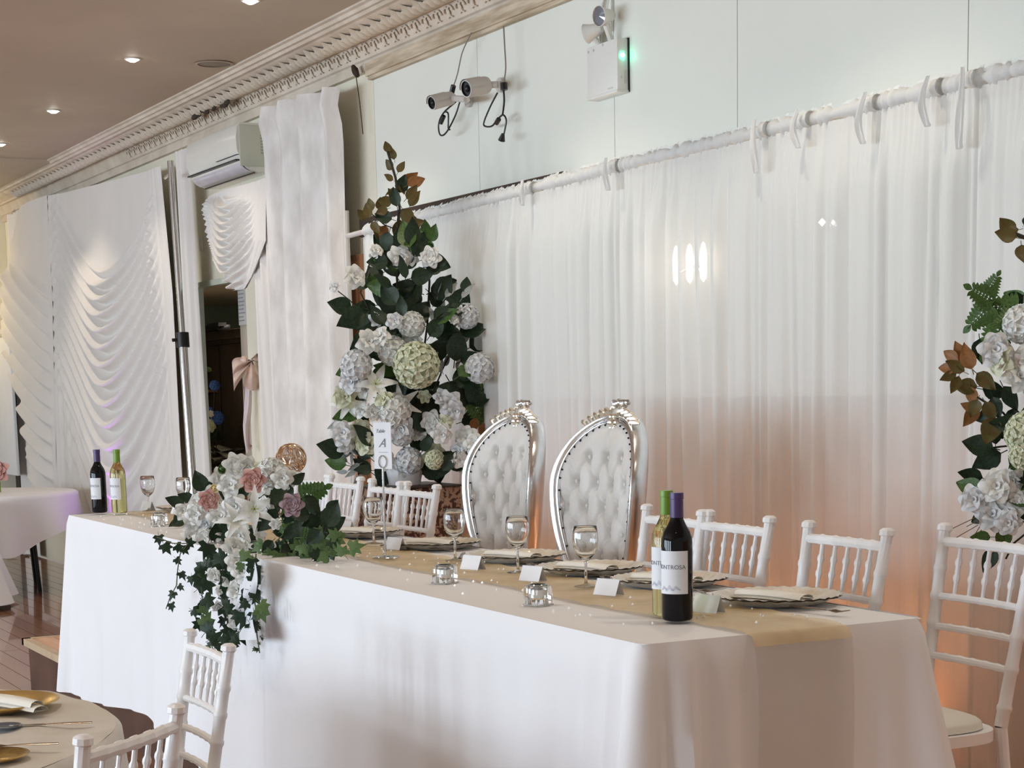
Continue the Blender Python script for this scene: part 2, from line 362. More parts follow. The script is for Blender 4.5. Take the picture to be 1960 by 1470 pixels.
# --- backdrop
rodz=lambda x: pl([(-10.3,2.155),(-8.8,2.180),(-6.6,2.210),(-4.3,2.228),(3,2.23)],x)
CYR=3.98
def backdrop(x0,x1,seed,label,hem=.02):
    t=thing('backdrop_drape',label,'curtain',((x0+x1)/2,CYR,0),0,'white voile drapes of the backdrop')
    ox=(x0+x1)/2
    f1=pleats(x0,x1,.045,.19,seed); f2=pleats(x0,x1,.018,.035,seed+50)
    rr=random.Random(seed+9); k1=rr.uniform(0,6)
    def fn(u,v):
        x=lerp(x0,x1,u); zt=rodz(x)-.035
        z=lerp(zt,hem+.012*math.sin(x*9),v)
        g=sm(0,.14,v)
        xx=x+.03*v*math.sin(x*4+k1)+.012*math.sin(v*3+x*11)
        a,ph=f1(xx); b_,_=f2(x)
        d=.052*a*g*(1+.25*ph*v)+.014*b_*(1-.80*g)+.006*math.sin(xx*60+ph)*g
        edge=min(1,min(u,1-u)*30)
        return (x-ox,-d*edge-.004,z)
    n=int((x1-x0)/.0075)
    MB().grid(fn,n,26).obj('voile',sheer,t,fixn=False,ang=180)
    # gathered rod pocket with a little frill over it
    fr=random.Random(seed+77); seg=int((x1-x0)/.011)
    nz=[fr.uniform(0,1) for _ in range(seg+2)]
    def pk(u,v):
        i=u*seg; k=int(i); h=nz[k]*(1-(i-k))+nz[min(k+1,seg)]*(i-k)
        a=2*math.pi*v; r=.013+.017*h
        x=lerp(x0,x1,u); return (x-ox,-.002+math.cos(a)*r,rodz(x)-.012+math.sin(a)*r*1.15)
    MB().grid(pk,seg,10,cv=True).obj('rod_pocket',sheer,t,fixn=False,ang=180)
    def frl(u,v):
        i=u*seg; k=int(i); h=nz[k]*(1-(i-k))+nz[min(k+1,seg)]*(i-k)
        x=lerp(x0,x1,u); return (x-ox,(h-.5)*.02*v,rodz(x)+.006+(.008+.020*h)*v)
    MB().grid(frl,seg,2).obj('frill',sheer,t,fixn=False,ang=180)
    return t
bx=lambda px: aty(px,600,CYR).x
edges=[bx(705),bx(1028),bx(1192),bx(1475),bx(1690),bx(1868),-2.6]
labs=['white voile drape panel behind the tall flower arrangement and left throne','white voile drape panel directly behind the gap between the two thrones','white voile drape panel behind the right throne and the wine bottles','white voile drape panel behind the third white chair right of the thrones',
 'white voile drape panel behind the gap between the last two chairs','white voile drape panel behind the flower arrangement at right frame edge']
for i in range(6): backdrop(edges[i]-.01,edges[i+1]+.01,i*13+3,labs[i])
# ties hanging at the joins
for i,(px,ln) in enumerate(((1475,.17),(1555,.12),(1680,.15),(1800,.14),(1866,.22),(1192,.12),(1030,.10))):
    x=bx(px); z=rodz(x)
    def tf(u,v,x=x,z=z,ln=ln,px=px): return (x+(u-.5)*(.016+.018*v)+.01*math.sin(v*4+px),CYR-.065-.010*math.sin(u*6.28+v*3)*(.5+v)-.01*math.sin(math.pi*v),z+.02-ln*1.1*v)
    b=MB().grid(tf,8,12)
    b.grid(lambda u,v,x=x,z=z:(x+(u-.5)*.03,CYR-.03+math.cos(v*6.28)*.030+.01,z-.012+math.sin(v*6.28)*.027),3,14)
    o=b.obj('drape_tie',voile2,ang=180)
    tag(o,['white fabric tie hanging from the rod right of the bottles','short white tie on the rod, first right of the one above the second chair','white tie knotted on the rod above the third chair','white tie knotted on the rod left of the widest hanging tie','wide white ribbon tie hanging longest near the right edge','small white tie on the rod above the right throne','small white tie on the rod above the left throne'][i],'ribbon','ties along the backdrop rod')
# rod + uprights
t=thing('backdrop_frame','grey metal pole frame carrying the white voile backdrop, end showing by velvet curtain','frame',(-6.5,CYR,0))
b=MB().tube([(x+6.5,0,rodz(x)-.012) for x in (aty(664,435,3.98).x,-8.8,-6.6,-4.3,-2.0)],.014,10); b.obj('rod',greyp,t)
MB().tube([(-9.72+6.5,.03,.0),(-9.72+6.5,.03,2.3)],.018,10).obj('upright',greyp,t); MB().tube([(-2.5+6.5,.03,0),(-2.5+6.5,.03,2.3)],.018,10).obj('upright',greyp,t)
MB().box(-3.42,-3.02,-.16,.1,0,.012).obj('base_plate',greyp,t,smooth=False); MB().box(3.8,4.2,-.16,.1,0,.012).obj('base_plate',greyp,t,smooth=False)
for x,nm in ((-8.6,'the tall flower arrangement'),(-7.4,'the left throne'),(-6.3,'the right throne'),(-5.45,'the bottles'),(-4.93,'the third right chair'),(-2.9,'the right frame edge')):  # unseen floods, added to turn the lower voile orange
    t=thing('added_flood','added warm flood light, unseen behind the voile, in line with '+nm,'lamp',(x,4.085,0))
    MB().box(-.06,.06,-.03,.03,0,.05,bev=.006).obj('housing',blackp,t); MB().box(-.05,.05,-.022,.022,.05,.052).obj('lamp_glass',M('added_flood_glow',(1,.6,.25),.3,emit=(1,.52,.2),estr=1.5),t,smooth=False)
    l=bpy.data.lights.new('added_flood_beam','SPOT'); l.energy=10; l.color=(1,.56,.28); l.spot_size=math.radians(150); l.spot_blend=1; l.shadow_soft_size=.05
    o=bpy.data.objects.new('added_flood_beam',l); col.objects.link(o); o.parent=t; o.location=(0,0,.08); o.rotation_euler=(math.radians(180),0,0)
for px,py,n_,lb in ((1340,505,3,'warm three-light wall sconce glowing through the voile right of centre'),(1595,426,1,'small warm wall lamp glowing through the voile above the third chair')):
    p=aty(px,py,4.15); t=thing('wall_sconce',lb,'lamp',p)
    MB().box(-.05,.05,-.02,.0,-.03,.03,bev=.005).obj('wall_plate',chrome,t)
    for k in range(n_): 
        xx=(k-(n_-1)/2)*.10; MB().lathe([(.0001,-.08),(.014,-.06),(.016,.03),(.008,.07),(.0001,.08)] if n_>1 else [(.0001,-.015),(.014,0),(.0001,.015)],10,(xx,-.05,0)).obj('candle_bulb',M('sconce_glow',(1,.85,.7),.3,emit=(1,.84,.70),estr=4.5),t)
        MB().tube([(0,-.01,0),(xx,-.05,-.04)],.005,6).obj('arm',chrome,t)
# --- generic straight drape on the wall from pixel-measured corners
def sdrape(name,label,TL,TR,BL,BR,Y,m,wmin,wmax,amp,seed,nz=30,zb=None,hw=.006,extra=None,cat='curtain'):
    a,b_,c,d=[aty(*p,Y) for p in (TL,TR,BL,BR)]
    W=(b_-a).length; f1=pleats(0,1,wmin/W,wmax/W,seed)
    o3=Vector((a.x,Y,0))
    zb_=zb
    def fn(u,v):
        A,ph=f1(u+.0*v); p=a.lerp(b_,u).lerp(c.lerp(d,u),v)
        if zb_ is not None and v>0: 
            z0=a.lerp(b_,u).z; z1=c.lerp(d,u).z; p.z=lerp(z0,zb_,v); k=(z0-p.z)/(z0-z1); q=a.lerp(b_,u).lerp(c.lerp(d,u),min(k,1.1)); p.x=q.x
        e=min(1,min(u,1-u)*20)
        p.y=Y-(amp*A*(.55+.45*v)+.3*amp*math.sin(u*23+v*2+seed))*e
        if extra: p.y-=extra(u,v)
        return p-o3
    o=MB().grid(fn,max(20,int(W/hw)),nz).obj(name,m,None,fixn=False,ang=180); o.location=o3
    return tag(o,label,cat)
sdrape('velvet_curtain','long white crushed velvet curtain hanging right of the wall air conditioner',(522,212),(655,166),(566,900),(672,900),4.07,velvet,.16,.4,.15,5,zb=0,hw=.012,
   extra=lambda u,v:.05*math.exp(-((u-.62)/.05)**2)+.03*math.exp(-((v-.03)/.03)**2))
sdrape('narrow_drape','narrow white drape hanging just right of the chrome pole',(338,292),(362,285),(376,955),(405,950),4.08,swagm,.10,.22,.06,8,zb=FZ+.02,hw=.012)
sdrape('pelmet_tail','long white tail of cloth hanging below the gathered swag by the doorway',(480,395),(524,345),(516,888),(556,892),4.00,swagm,.06,.12,.05,9,nz=30,hw=.008)
# --- swag drapes
def swag(name,label,L,Rr,T,B,disp,Y,m,nu=120,nv=160):
    c0=aty((L(.5)+Rr(.5))/2,500,Y); o3=Vector((c0.x,Y,0))
    def fn(u,v):
        py=lerp(T(u),B(u),v); px=lerp(L(py),Rr(py),u)
        p=aty(px,py,Y); p.y-=disp(u,v,px,py); return p-o3
    o=MB().grid(fn,nu,nv).obj(name,m,None,fixn=False,ang=180); o.location=o3
    return tag(o,label,'curtain')
def fold(s,sharp=.72):
    t=s-math.floor(s); return (t/sharp)**1.3 if t<sharp else (1-t)/(1-sharp)
sub=pleats(0,1,.012,.035,21)
def dA(u,v,px,py):
    xc=pl([(380,205),(540,212),(700,225),(900,240)],py); w=pl([(380,80),(600,88),(950,92)],py)
    q=abs(px-xc)/w; A=pl([(300,95),(560,125),(800,175),(950,190)],py)
    s=py+A*min(q,1.35)**1.75
    env=sm(500,540,s)*(1-sm(1.0,1.35,q))*(1-.75*sm(900,990,s))
    d=env*.11*fold(math.log(max(.2,(23+.055*(s-480))/23))/.055)*(1-.45*sm(0,1,q))
    d+=.05*sm(.9,1.3,q)*(sub(u)[0]); d+=(1-env)*.018*sub(u)[0]*sm(520,900,py)
    d+=.05*(1-min(1,q))*sm(430,620,py)
    return d+.01
swag('swag_drape','large white swag drape with scooped folds left of the chrome pole',lambda y:pl([(380,97),(560,100),(760,102),(980,112)],y),lambda y:pl([(310,320),(560,344),(960,369)],y),
     lambda u:lerp(376,318,u),lambda u:lerp(1000,975,u),dA,4.07,swagm,150,260)
def dB(u,v,px,py):
    d_=(100-px)
    s=py+.95*d_+.004*d_*d_
    env=sm(520,560,py+.3*d_)*sm(.0,.10,1-u)
    return .02+.085*env*fold(s/34.)*(1-.7*u)+.03*math.sin(u*math.pi)
swag('cascade_drape','cream cascade of drape with zigzag edge at the far left corner',lambda y:pl([(395,42),(470,24),(540,14),(640,16),(680,24),(740,40),(800,55),(870,66),(960,74)],y)+2.5*math.sin(y/5.5)*sm(560,600,y),lambda y:pl([(372,94),(560,104),(980,114)],y),
     lambda u:lerp(396,374,u),lambda u:990,dB,4.04,swagm,60,220)
sdrape('corner_drape','narrow pale drape in the far left wall corner behind the cascade',(14,415),(46,400),(50,960),(72,960),4.13,swagm,.12,.3,.05,15,zb=FZ+.02,hw=.02)
def dC(u,v,px,py):
    s=py+46*((px-456)/34.)**2*(1 if px<456 else .9)
    env=(1-sm(.62,.8,u))*sm(372,395,py+0*u)
    return .02+.07*env*fold(s/15.5)*(1)+.022*sm(.62,.8,u)*(sub(u)[0])+.035*math.sin(math.pi*min(1,u*1.3))
swag('pelmet_swag','gathered white swag with deep U folds under the air conditioner',lambda y:pl([(352,408),(372,405),(420,411),(480,424),(520,440),(545,455),(562,468)],y),lambda y:pl([(335,521),(460,520),(500,505),(530,492),(555,478)],y),
     lambda u:lerp(376,340,u),lambda u:558-14*abs(u-.5),dC,3.99,swagm,90,130)
# light switch
tag(MB().box(-.03,.03,-.012,0,-.045,.045,bev=.003).box(-.008,.008,-.016,0,-.014,.014).obj('light_switch',white2),'small white light switch on the wall right of narrow drape','switch').location=aty(387,467,4.2)
# chrome pole
p0=aty(326,308,3.9); p1=aty(369,930,3.9); p1=p0+(p1-p0)*((p0.z-FZ)/(p0.z-p1.z))
t=thing('telescopic_pole','tall chrome telescopic pole with black collar in front of the drapes','pole',p1)
v=p0-p1; MB().tube([(0,0,0),v*.62],.030,16).obj('outer_tube',chrome,t); MB().tube([v*.60,v],.022,16).obj('inner_tube',chrome,t)
MB().tube([v*.60,v*.632],.045,16).tube([v*.616+Vector((0,-.03,0)),v*.616+Vector((.0,-.075,0))],.012,8).obj('clamp_collar',blackp,t)
MB().tube([v*.975,v*.975+Vector((-.14,0,-.02))],.012,8).obj('hook',chrome,t)
for a in (0,2.09,4.18): MB().tube([(0,0,.35),(.3*math.cos(a),.3*math.sin(a)*.4-.05,.02)],.012,8).obj('leg',chrome,t)
# air conditioner
t=thing('air_conditioner','white split air conditioner mounted high on the wall under the cornice','air conditioner',(-11.9,4.2,2.70))
prof=[(0,0.0),(-.10,-.005),(-.165,.018),(-.205,.06),(-.232,.13),(-.236,.21),(-.225,.275),(-.205,.298),(0,.298)]
b=MB(); n=len(prof)
b.add([(-.52,y,z) for y,z in prof]+[(.52,y,z) for y,z in prof],[tuple(range(n))[::-1],tuple(range(n,2*n))]+[(i,i+1,i+1+n,i+n) for i in range(n-1)]); b.obj('body',acm,t,ang=40)
b=MB().add([(.522,y*1.0,z) for y,z in prof],[tuple(range(n))]); b.v=[(x,y,z) for x,y,z in b.v]; MB().box(.516,.526,-.215,-.005,.03,.285,bev=.004).obj('side_cover',acg,t)
MB().grid(lambda u,v:(lerp(-.50,.50,u),-.150-.05*v-.015*math.sin(math.pi*v),.004+.052*v),2,6).obj('louvre',M('louvre_plastic',(.62,.60,.66),.25),t,ang=180)
MB().box(-.50,.50,-.238,-.205,.066,.074).obj('air_slot',blackp,t,smooth=False)
MB().box(.10,.52,-.236,-.21,.10,.102).box(-.5,.5,-.12,-.11,-.009,-.003).obj('seam',blackp,t,smooth=False)
b=MB()
for i in range(7): b.box(.526,.5275,-.075,-.045,.11+i*.018,.118+i*.018)
b.obj('grille_slots',M('slot_grey',(.35,.37,.30),.6),t,smooth=False)
# ceiling lights
def downlight(x,y,label,grp='recessed downlights in the ceiling'):
    t=thing('downlight',label,'ceiling light',(x,y,CZ),0,grp)
    MB().lathe([(.047,0),(.050,-.006),(.040,-.008),(.036,.0)],24).obj('bezel',white2,t)
    MB().lathe([(.0001,-.022),(.015,-.020),(.03,-.012),(.037,-.003)],24).obj('bulb',lampe,t)
    l=bpy.data.lights.new('downlight_beam','SPOT'); l.energy=48; l.color=(1,.86,.70); l.spot_size=math.radians(104); l.spot_blend=.6; l.shadow_soft_size=.04
    o=bpy.data.objects.new('downlight_beam',l); col.objects.link(o); o.parent=t; o.location=(0,0,-.02)
    return t
for x,y,lb in ((-11.13,3.25,'bright recessed ceiling downlight nearest the speaker grille'),(-13.28,3.29,'recessed ceiling downlight second from the grille, further left'),(-9.3,3.35,'recessed ceiling downlight cut by the top frame edge'),(-15.12,3.31,'recessed ceiling downlight at the left frame edge'),
               (-7.2,3.3,'recessed ceiling downlight above the emergency lamp, out of frame'),(-5.1,3.3,'recessed ceiling downlight above right chairs, out of frame'),(-3.0,3.3,'recessed ceiling downlight above table end, out of frame')): downlight(x,y,lb)
for x,xn in zip((-12.5,-9.8,-7.1,-4.4,-1.7),('farthest','second farthest','middle','second nearest','nearest')):
    for y,yn in ((.7,'in front of the head table'),(-2.2,'over the hall floor')):
        t_=downlight(x,y,f'recessed ceiling downlight {yn}, {xn} of its row'); t_.children[-1].data.energy=62
t=thing('ceiling_speaker','round grey flush ceiling speaker grille beside the cornice','speaker',(-11.11,3.75,CZ))
MB().lathe([(.0001,-.004),(.10,-.004)],32).obj('grille',grille,t); MB().lathe([(.10,0),(.118,-.006),(.10,-.008)],32).obj('rim',ceilm,t)
# CCTV cameras
def cctv(name,label,p_back,p_front,r,arm,wall):
    b0=Vector(p_back); f0=Vector(p_front); ax=(f0-b0).normalized(); t=thing(name,label,'security camera',wall)
    o=Vector(wall); L=(f0-b0).length
    q=ax.to_track_quat('Z','Y').to_matrix()
    MB().lathe([(.001,0),(r*.75,0),(r*.92,.006),(r,.02),(r,L*.55),(r*1.02,L*.55),(r*1.02,L*.95),(r*.98,L),(r*.86,L*1.0)],20,b0-o,q).obj('housing',greyp,t)
    MB().lathe([(r*.88,L),(r*.86,L*.93),(.001,L*.93)],20,b0-o,q).ball(f0-o-ax*.012,r*.42).obj('lens',blackp,t)
    MB().grid(lambda u,v:Vector(b0-o)+q@Vector(((r+.004)*math.cos(math.pi*u)*1,(r+.004)*math.sin(math.pi*u),L*.35+v*L*.68)),12,4).obj('sun_shield',greyp,t)
    MB().tube([b0-o+ax*.01,Vector(arm)-o],.016,10).tube([Vector(arm)-o,Vector((0,-.02,0))],.016,10).ball(b0-o,.022).obj('bracket_arm',greyp,t)
    MB().tube([(0,-.02,0),(0,.0,0)],.035,16).obj('wall_mount',greyp,t)
    return t,o
cA=aty(880,190,4.08); t,o=cctv('security_camera','light grey bullet security camera, lower left of the pair on the wall',aty(866,187,4.09),aty(866,187,4.09)+Vector((.02,-.125,-.035)),.034,aty(893,190,4.06),aty(901,192,4.2))
def cable(name,pts,parent,o,y,r=.0045,m=blackp):
    P=[aty(a,b,y)-o for a,b in pts]
    # smooth catmull
    Q=[]
    for i in range(len(P)-1):
        p0,p1,p2,p3=P[max(i-1,0)],P[i],P[i+1],P[min(i+2,len(P)-1)]
        for k in range(5):
            s=k/5; Q.append(.5*((2*p1)+(p2-p0)*s+(2*p0-5*p1+4*p2-p3)*s*s+(3*p1-p0-3*p2+p3)*s**3))
    Q.append(P[-1]); return MB().tube(Q,r,6).obj(name,m,parent)
cable('cable',[(878,185),(872,195),(850,215),(840,235),(841,255),(848,259),(858,248),(872,220),(880,195)],t,o,4.1)
cable('cable',[(852,214),(858,218),(858,245),(861,248)],t,o,4.11)
cable('drop_wire',[(902,63),(885,100),(876,140),(868,165)],t,o,4.12,.0035,M('wire_grey',(.25,.22,.19),.5))
for a_,b_,r_ in(((868,164),(864,180),.014),((850,222),(844,236),.010)): MB().tube([aty(*a_,4.1)-o,aty(*b_,4.1)-o],r_,8).obj('connector',blackp,t)
t,o=cctv('security_camera','light grey bullet security camera, higher right of the pair on the wall',aty(934,162,4.09),aty(934,162,4.09)+Vector((.025,-.13,-.03)),.041,aty(952,162,4.12),aty(962,163,4.2))
cable('cable',[(952,178),(938,205),(926,235),(930,242),(942,241),(953,228),(963,220),(969,230),(966,250),(963,262)],t,o,4.13)
cable('cable',[(964,170),(965,195),(962,220)],t,o,4.12)
cable('drop_wire',[(964,50),(966,90),(968,130),(964,160)],t,o,4.12,.0035,M('wire_grey',(.25,.22,.19),.5))
for a_,b_,r_ in(((964,159),(965,172),.018),((955,228),(950,236),.012),((963,256),(960,269),[.008,.018])): MB().tube([aty(*a_,4.1)-o,aty(*b_,4.1)-o],r_,8).obj('connector',blackp,t)
# emergency light
t=thing('emergency_light','white twin-spot emergency light box with a green led','emergency light',(-7.09,4.2,2.55))
MB().box(-.13,.13,-.060,-.006,-.0,.215,bev=.004).obj('housing',white2,t)
MB().box(-.128,.134,-.006,.0,-.004,.218).obj('back_plate',blackp,t,smooth=False)
MB().box(-.132,.132,-.064,-.0,-.008,.004,bev=.002).obj('bottom_flange',white2,t)
MB().ball((.133,-.035,.145),.0095).obj('led',led,t)
MB().box(.130,.1315,-.025,-.014,.03,.085).box(.130,.1315,-.042,-.038,.05,.06).obj('switch_slot',greyp,t,smooth=False)
b=MB()
for x,z in((-.07,.195),(-.115,.195),(.01,.205)): b.box(x-.005,x+.005,-.0625,-.059,z-.005,z+.005)
b.obj('screw',greyp,t,smooth=False)
MB().box(.05,.09,-.0615,-.06,.014,.019).obj('maker_mark',greyp,t,smooth=False)
def head(c,d,lab):
    d=Vector(d).normalized(); q=d.to_track_quat('Z','Y').to_matrix()
    h=MB().lathe([(.001,-.06),(.018,-.058),(.026,-.04),(.032,-.01),(.040,.012),(.043,.02),(.041,.022)],20,c,q).tube([c,(c[0]*.8+.0,-.035,.215)],.013,8).obj('spot_head',white2,t)
    MB().lathe([(.001,.020),(.039,.016)],20,c,q).obj('reflector',lens,h)
head(Vector((-.07,-.075,.27)),(-.75,-.5,-.2),'')
head(Vector((.055,-.085,.315)),(.15,-.95,-.12),'')
o=Vector((-7.09,4.2,2.55))
wg=M('wire_pale',(.62,.60,.54),.5)
cable('supply_cable',[(1160,-12),(1151,20),(1149,60),(1150,100),(1152,108)],t,o,4.19,.006,wg)
cable('supply_cable',[(1171,-12),(1171,30),(1171,60)],t,o,4.19,.004,wg)
cable('supply_cable',[(1163,-12),(1157,30),(1157,80),(1159,105)],t,o,4.19,.003,wg)
# ================================================================= HEAD TABLE
TZ=.74; TX0,TX1,TY0,TY1=-8.90,-3.395,2.065,2.85
for i in range(3):
    cx=-8.0+i*1.845
    t=thing('trestle_table','folding trestle table hidden under the long white cloth, '+['left end','middle','right end'][i]+' of the row','table',(cx,2.458+.018*(TX1-cx),0),-.018,'trestle tables under the cloth')
    MB().box(-.91,.91,-.375,.375,TZ-.035,TZ-.006,bev=.006).obj('tabletop',whitep,t)
    for sx in(-.7,.7):
        MB().tube([(sx,-.3,0.012),(sx,-.3,TZ-.04)],.013,8).tube([(sx,.3,0.012),(sx,.3,TZ-.04)],.013,8).tube([(sx,-.3,.12),(sx,.3,.12)],.01,8).obj('leg',greyp,t)
def tcloth(name,x0,x1,y0,y1,zt,hem,label,seed,endL=True,endR=True,m=cloth,fl=.10,r=.035,k0=1,k1=1,cat='tablecloth'):
    # perimeter path
    rr=random.Random(seed); cx,cy=(x0+x1)/2,(y0+y1)/2
    P=[]
    def seg(a,b,n):
        for i in range(n): P.append((lerp(a[0],b[0],i/n),lerp(a[1],b[1],i/n)))
    def arc(c,a0,n=10):
        for i in range(n):
            a=a0+math.pi/2*i/n; P.append((c[0]+r*math.cos(a),c[1]+r*math.sin(a)))
    st=.025
    seg((x0+r,y0),(x1-r,y0),int((x1-x0)/st)); arc((x1-r,y0+r),-math.pi/2); seg((x1,y0+r),(x1,y1-r),int((y1-y0)/st)); arc((x1-r,y1-r),0)
    seg((x1-r,y1),(x0+r,y1),int((x1-x0)/.08)); arc((x0+r,y1-r),math.pi/2); seg((x0,y1-r),(x0,y0+r),int((y1-y0)/st)); arc((x0+r,y0+r),math.pi)
    n=len(P); ph=[rr.uniform(0,6.28) for _ in range(6)]
    nv=22
    L=[0]
    for i in range(1,n): L.append(L[-1]+math.hypot(P[i][0]-P[i-1][0],P[i][1]-P[i-1][1]))
    vs=[];fs=[]
    for j in range(nv+1):
        v=j/nv
        for i in range(n):
            x,y=P[i]; a,b_=P[(i+1)%n],P[i-1]; tx,ty=a[0]-b_[0],a[1]-b_[1]; l=math.hypot(tx,ty) or 1; nx_,ny_=ty/l,-tx/l
            dc=min(math.hypot(x-X,y-Y) for X,Y in((x0,y0),(x1,y0),(x0,y1),(x1,y1)))
            cf=math.exp(-(dc/.20)**2)*(k0 if x<cx else k1)
            s=L[i]; hz=hem(x,y) if callable(hem) else hem
            dd=v**1.1
            rip=(.5+.5*math.sin(s*17+ph[0]+1.5*math.sin(s*3+ph[1])))**2
            d=dd*(.012+.020*rip+.008*math.sin(s*7+ph[2])) + cf*dd*(fl*(.75 if x>cx else .35)+.055*(max(v,.03)**-.5)*math.sin(s*58+ph[3])*(1 if x>cx else .25)*(1 if y<cy else .4)+.018*math.sin(s*35+ph[4]))
            dr_=.0 if v>0 else 0
            z=lerp(zt,hz,v) if v>.04 else zt-(v/.04)**2*.04*(zt-hz)
            ed=.010*min(1,v/.05)
            ox=0; cfx=0
            if cf>.01:
                sx=1 if x>cx else -1; sy=1 if y>cy else -1
                k9=.15 if sx<0 else .55; px_,py_=sx*cf*dd*fl*k9,sy*cf*dd*fl*k9
            else: px_=py_=0
            vs.append((x+nx_*(d+ed)+px_-cx,y+ny_*(d+ed)+py_-cy+.018*(TX1-x)*(cat=='tablecloth'),z+.004*math.sin(s*9+ph[5])*v))
    for j in range(nv):
        for i in range(n): fs.append((j*n+i,j*n+(i+1)%n,(j+1)*n+(i+1)%n,(j+1)*n+i))
    b=MB().add(vs,fs)
    # top
    o0=len(b.v); c=[(p[0]-cx,p[1]-cy,zt+.0) for p in P]
    nx=int((x1-x0)/.05); ny=12
    b.grid(lambda u,v:(lerp(x0+.003,x1-.003,u)-cx,lerp(y0+.003,y1-.003,v)-cy+.018*(TX1-lerp(x0,x1,u)),zt+.0006*math.sin(u*60)*math.sin(v*9)-.002),nx,ny)
    o=b.obj(name,m,None,ang=60,fixn=False); o.location=(cx,cy,0)
    return tag(o,label,cat)
hemL=lambda x,y:(-.085+.04*math.sin(x*3.1)-.035*max(0,math.sin(x*1.9+1)))
SX=-5.98
tcloth('tablecloth',TX0,SX+.05,TY0-.003,TY1+.003,TZ,hemL,'long white tablecloth over the left half of the head table, behind the foreground chairs',4,k1=.0)
tcloth('tablecloth',SX,TX1,TY0,TY1,TZ+.003,lambda x,y:-.20 if y<2.1 else .02,'long white tablecloth over the right half of the head table, nearest the bottles',9,k0=.12,fl=.09)
# horizontal laundry creases are real low ridges in the cloth: skipped; gold runner
RY0,RY1=2.33,2.61
def run(u,v):
    s=lerp(0,1,u); L=TX1-(-8.78)
    tot=L+.36; d=s*tot; y=lerp(RY0,RY1,v)+.010*max(0,L-d)+.012*math.sin(d*5+v)
    if d<L-.01: return (-8.78+d,y,TZ+.006+.0022*(1+math.sin(d*40+v*9)*math.sin(v*14+d*7)))
    e=min(1,(d-L+.01)/.03); 
    dz=max(0,d-L); return (TX1+.012+.016*e+.05*dz,y+.01*math.sin(dz*8)+dz*.02,TZ+.006-dz)
bR=MB().grid(run,260,10); keep=[f for f in bR.f if bR.v[f[0]][2]>TZ-.02]; drop=[f for f in bR.f if bR.v[f[0]][2]<=TZ-.02]
bR.f=keep; o=bR.obj('table_runner',organza,None,fixn=False,ang=180); bR.f=drop; bR.obj('runner_overhang',M('gold_organza_single',(.50,.45,.36),.6,c2=(.58,.52,.42),vscale=9,bump=.3,bscale=10,alpha=.26),o,fixn=False,ang=180); tag(o,'sheer gold organza runner along the head table, hanging over its right end','table runner')
# crystals
b=MB()
for i in range(150):
    x=U(-8.6,-3.5); y=U(2.12,2.62); s=U(.003,.006)
    b.add([(x,y,TZ+.012+s),(x+s,y,TZ+.012),(x,y+s,TZ+.012),(x-s,y,TZ+.012),(x,y-s,TZ+.012),(x,y,TZ+.008)],[(0,1,2),(0,2,3),(0,3,4),(0,4,1),(5,2,1),(5,3,2),(5,4,3),(5,1,4)])
tag(b.obj('table_crystals',crystal,smooth=False),'tiny clear confetti crystals scattered on the runner','confetti',kind='stuff')
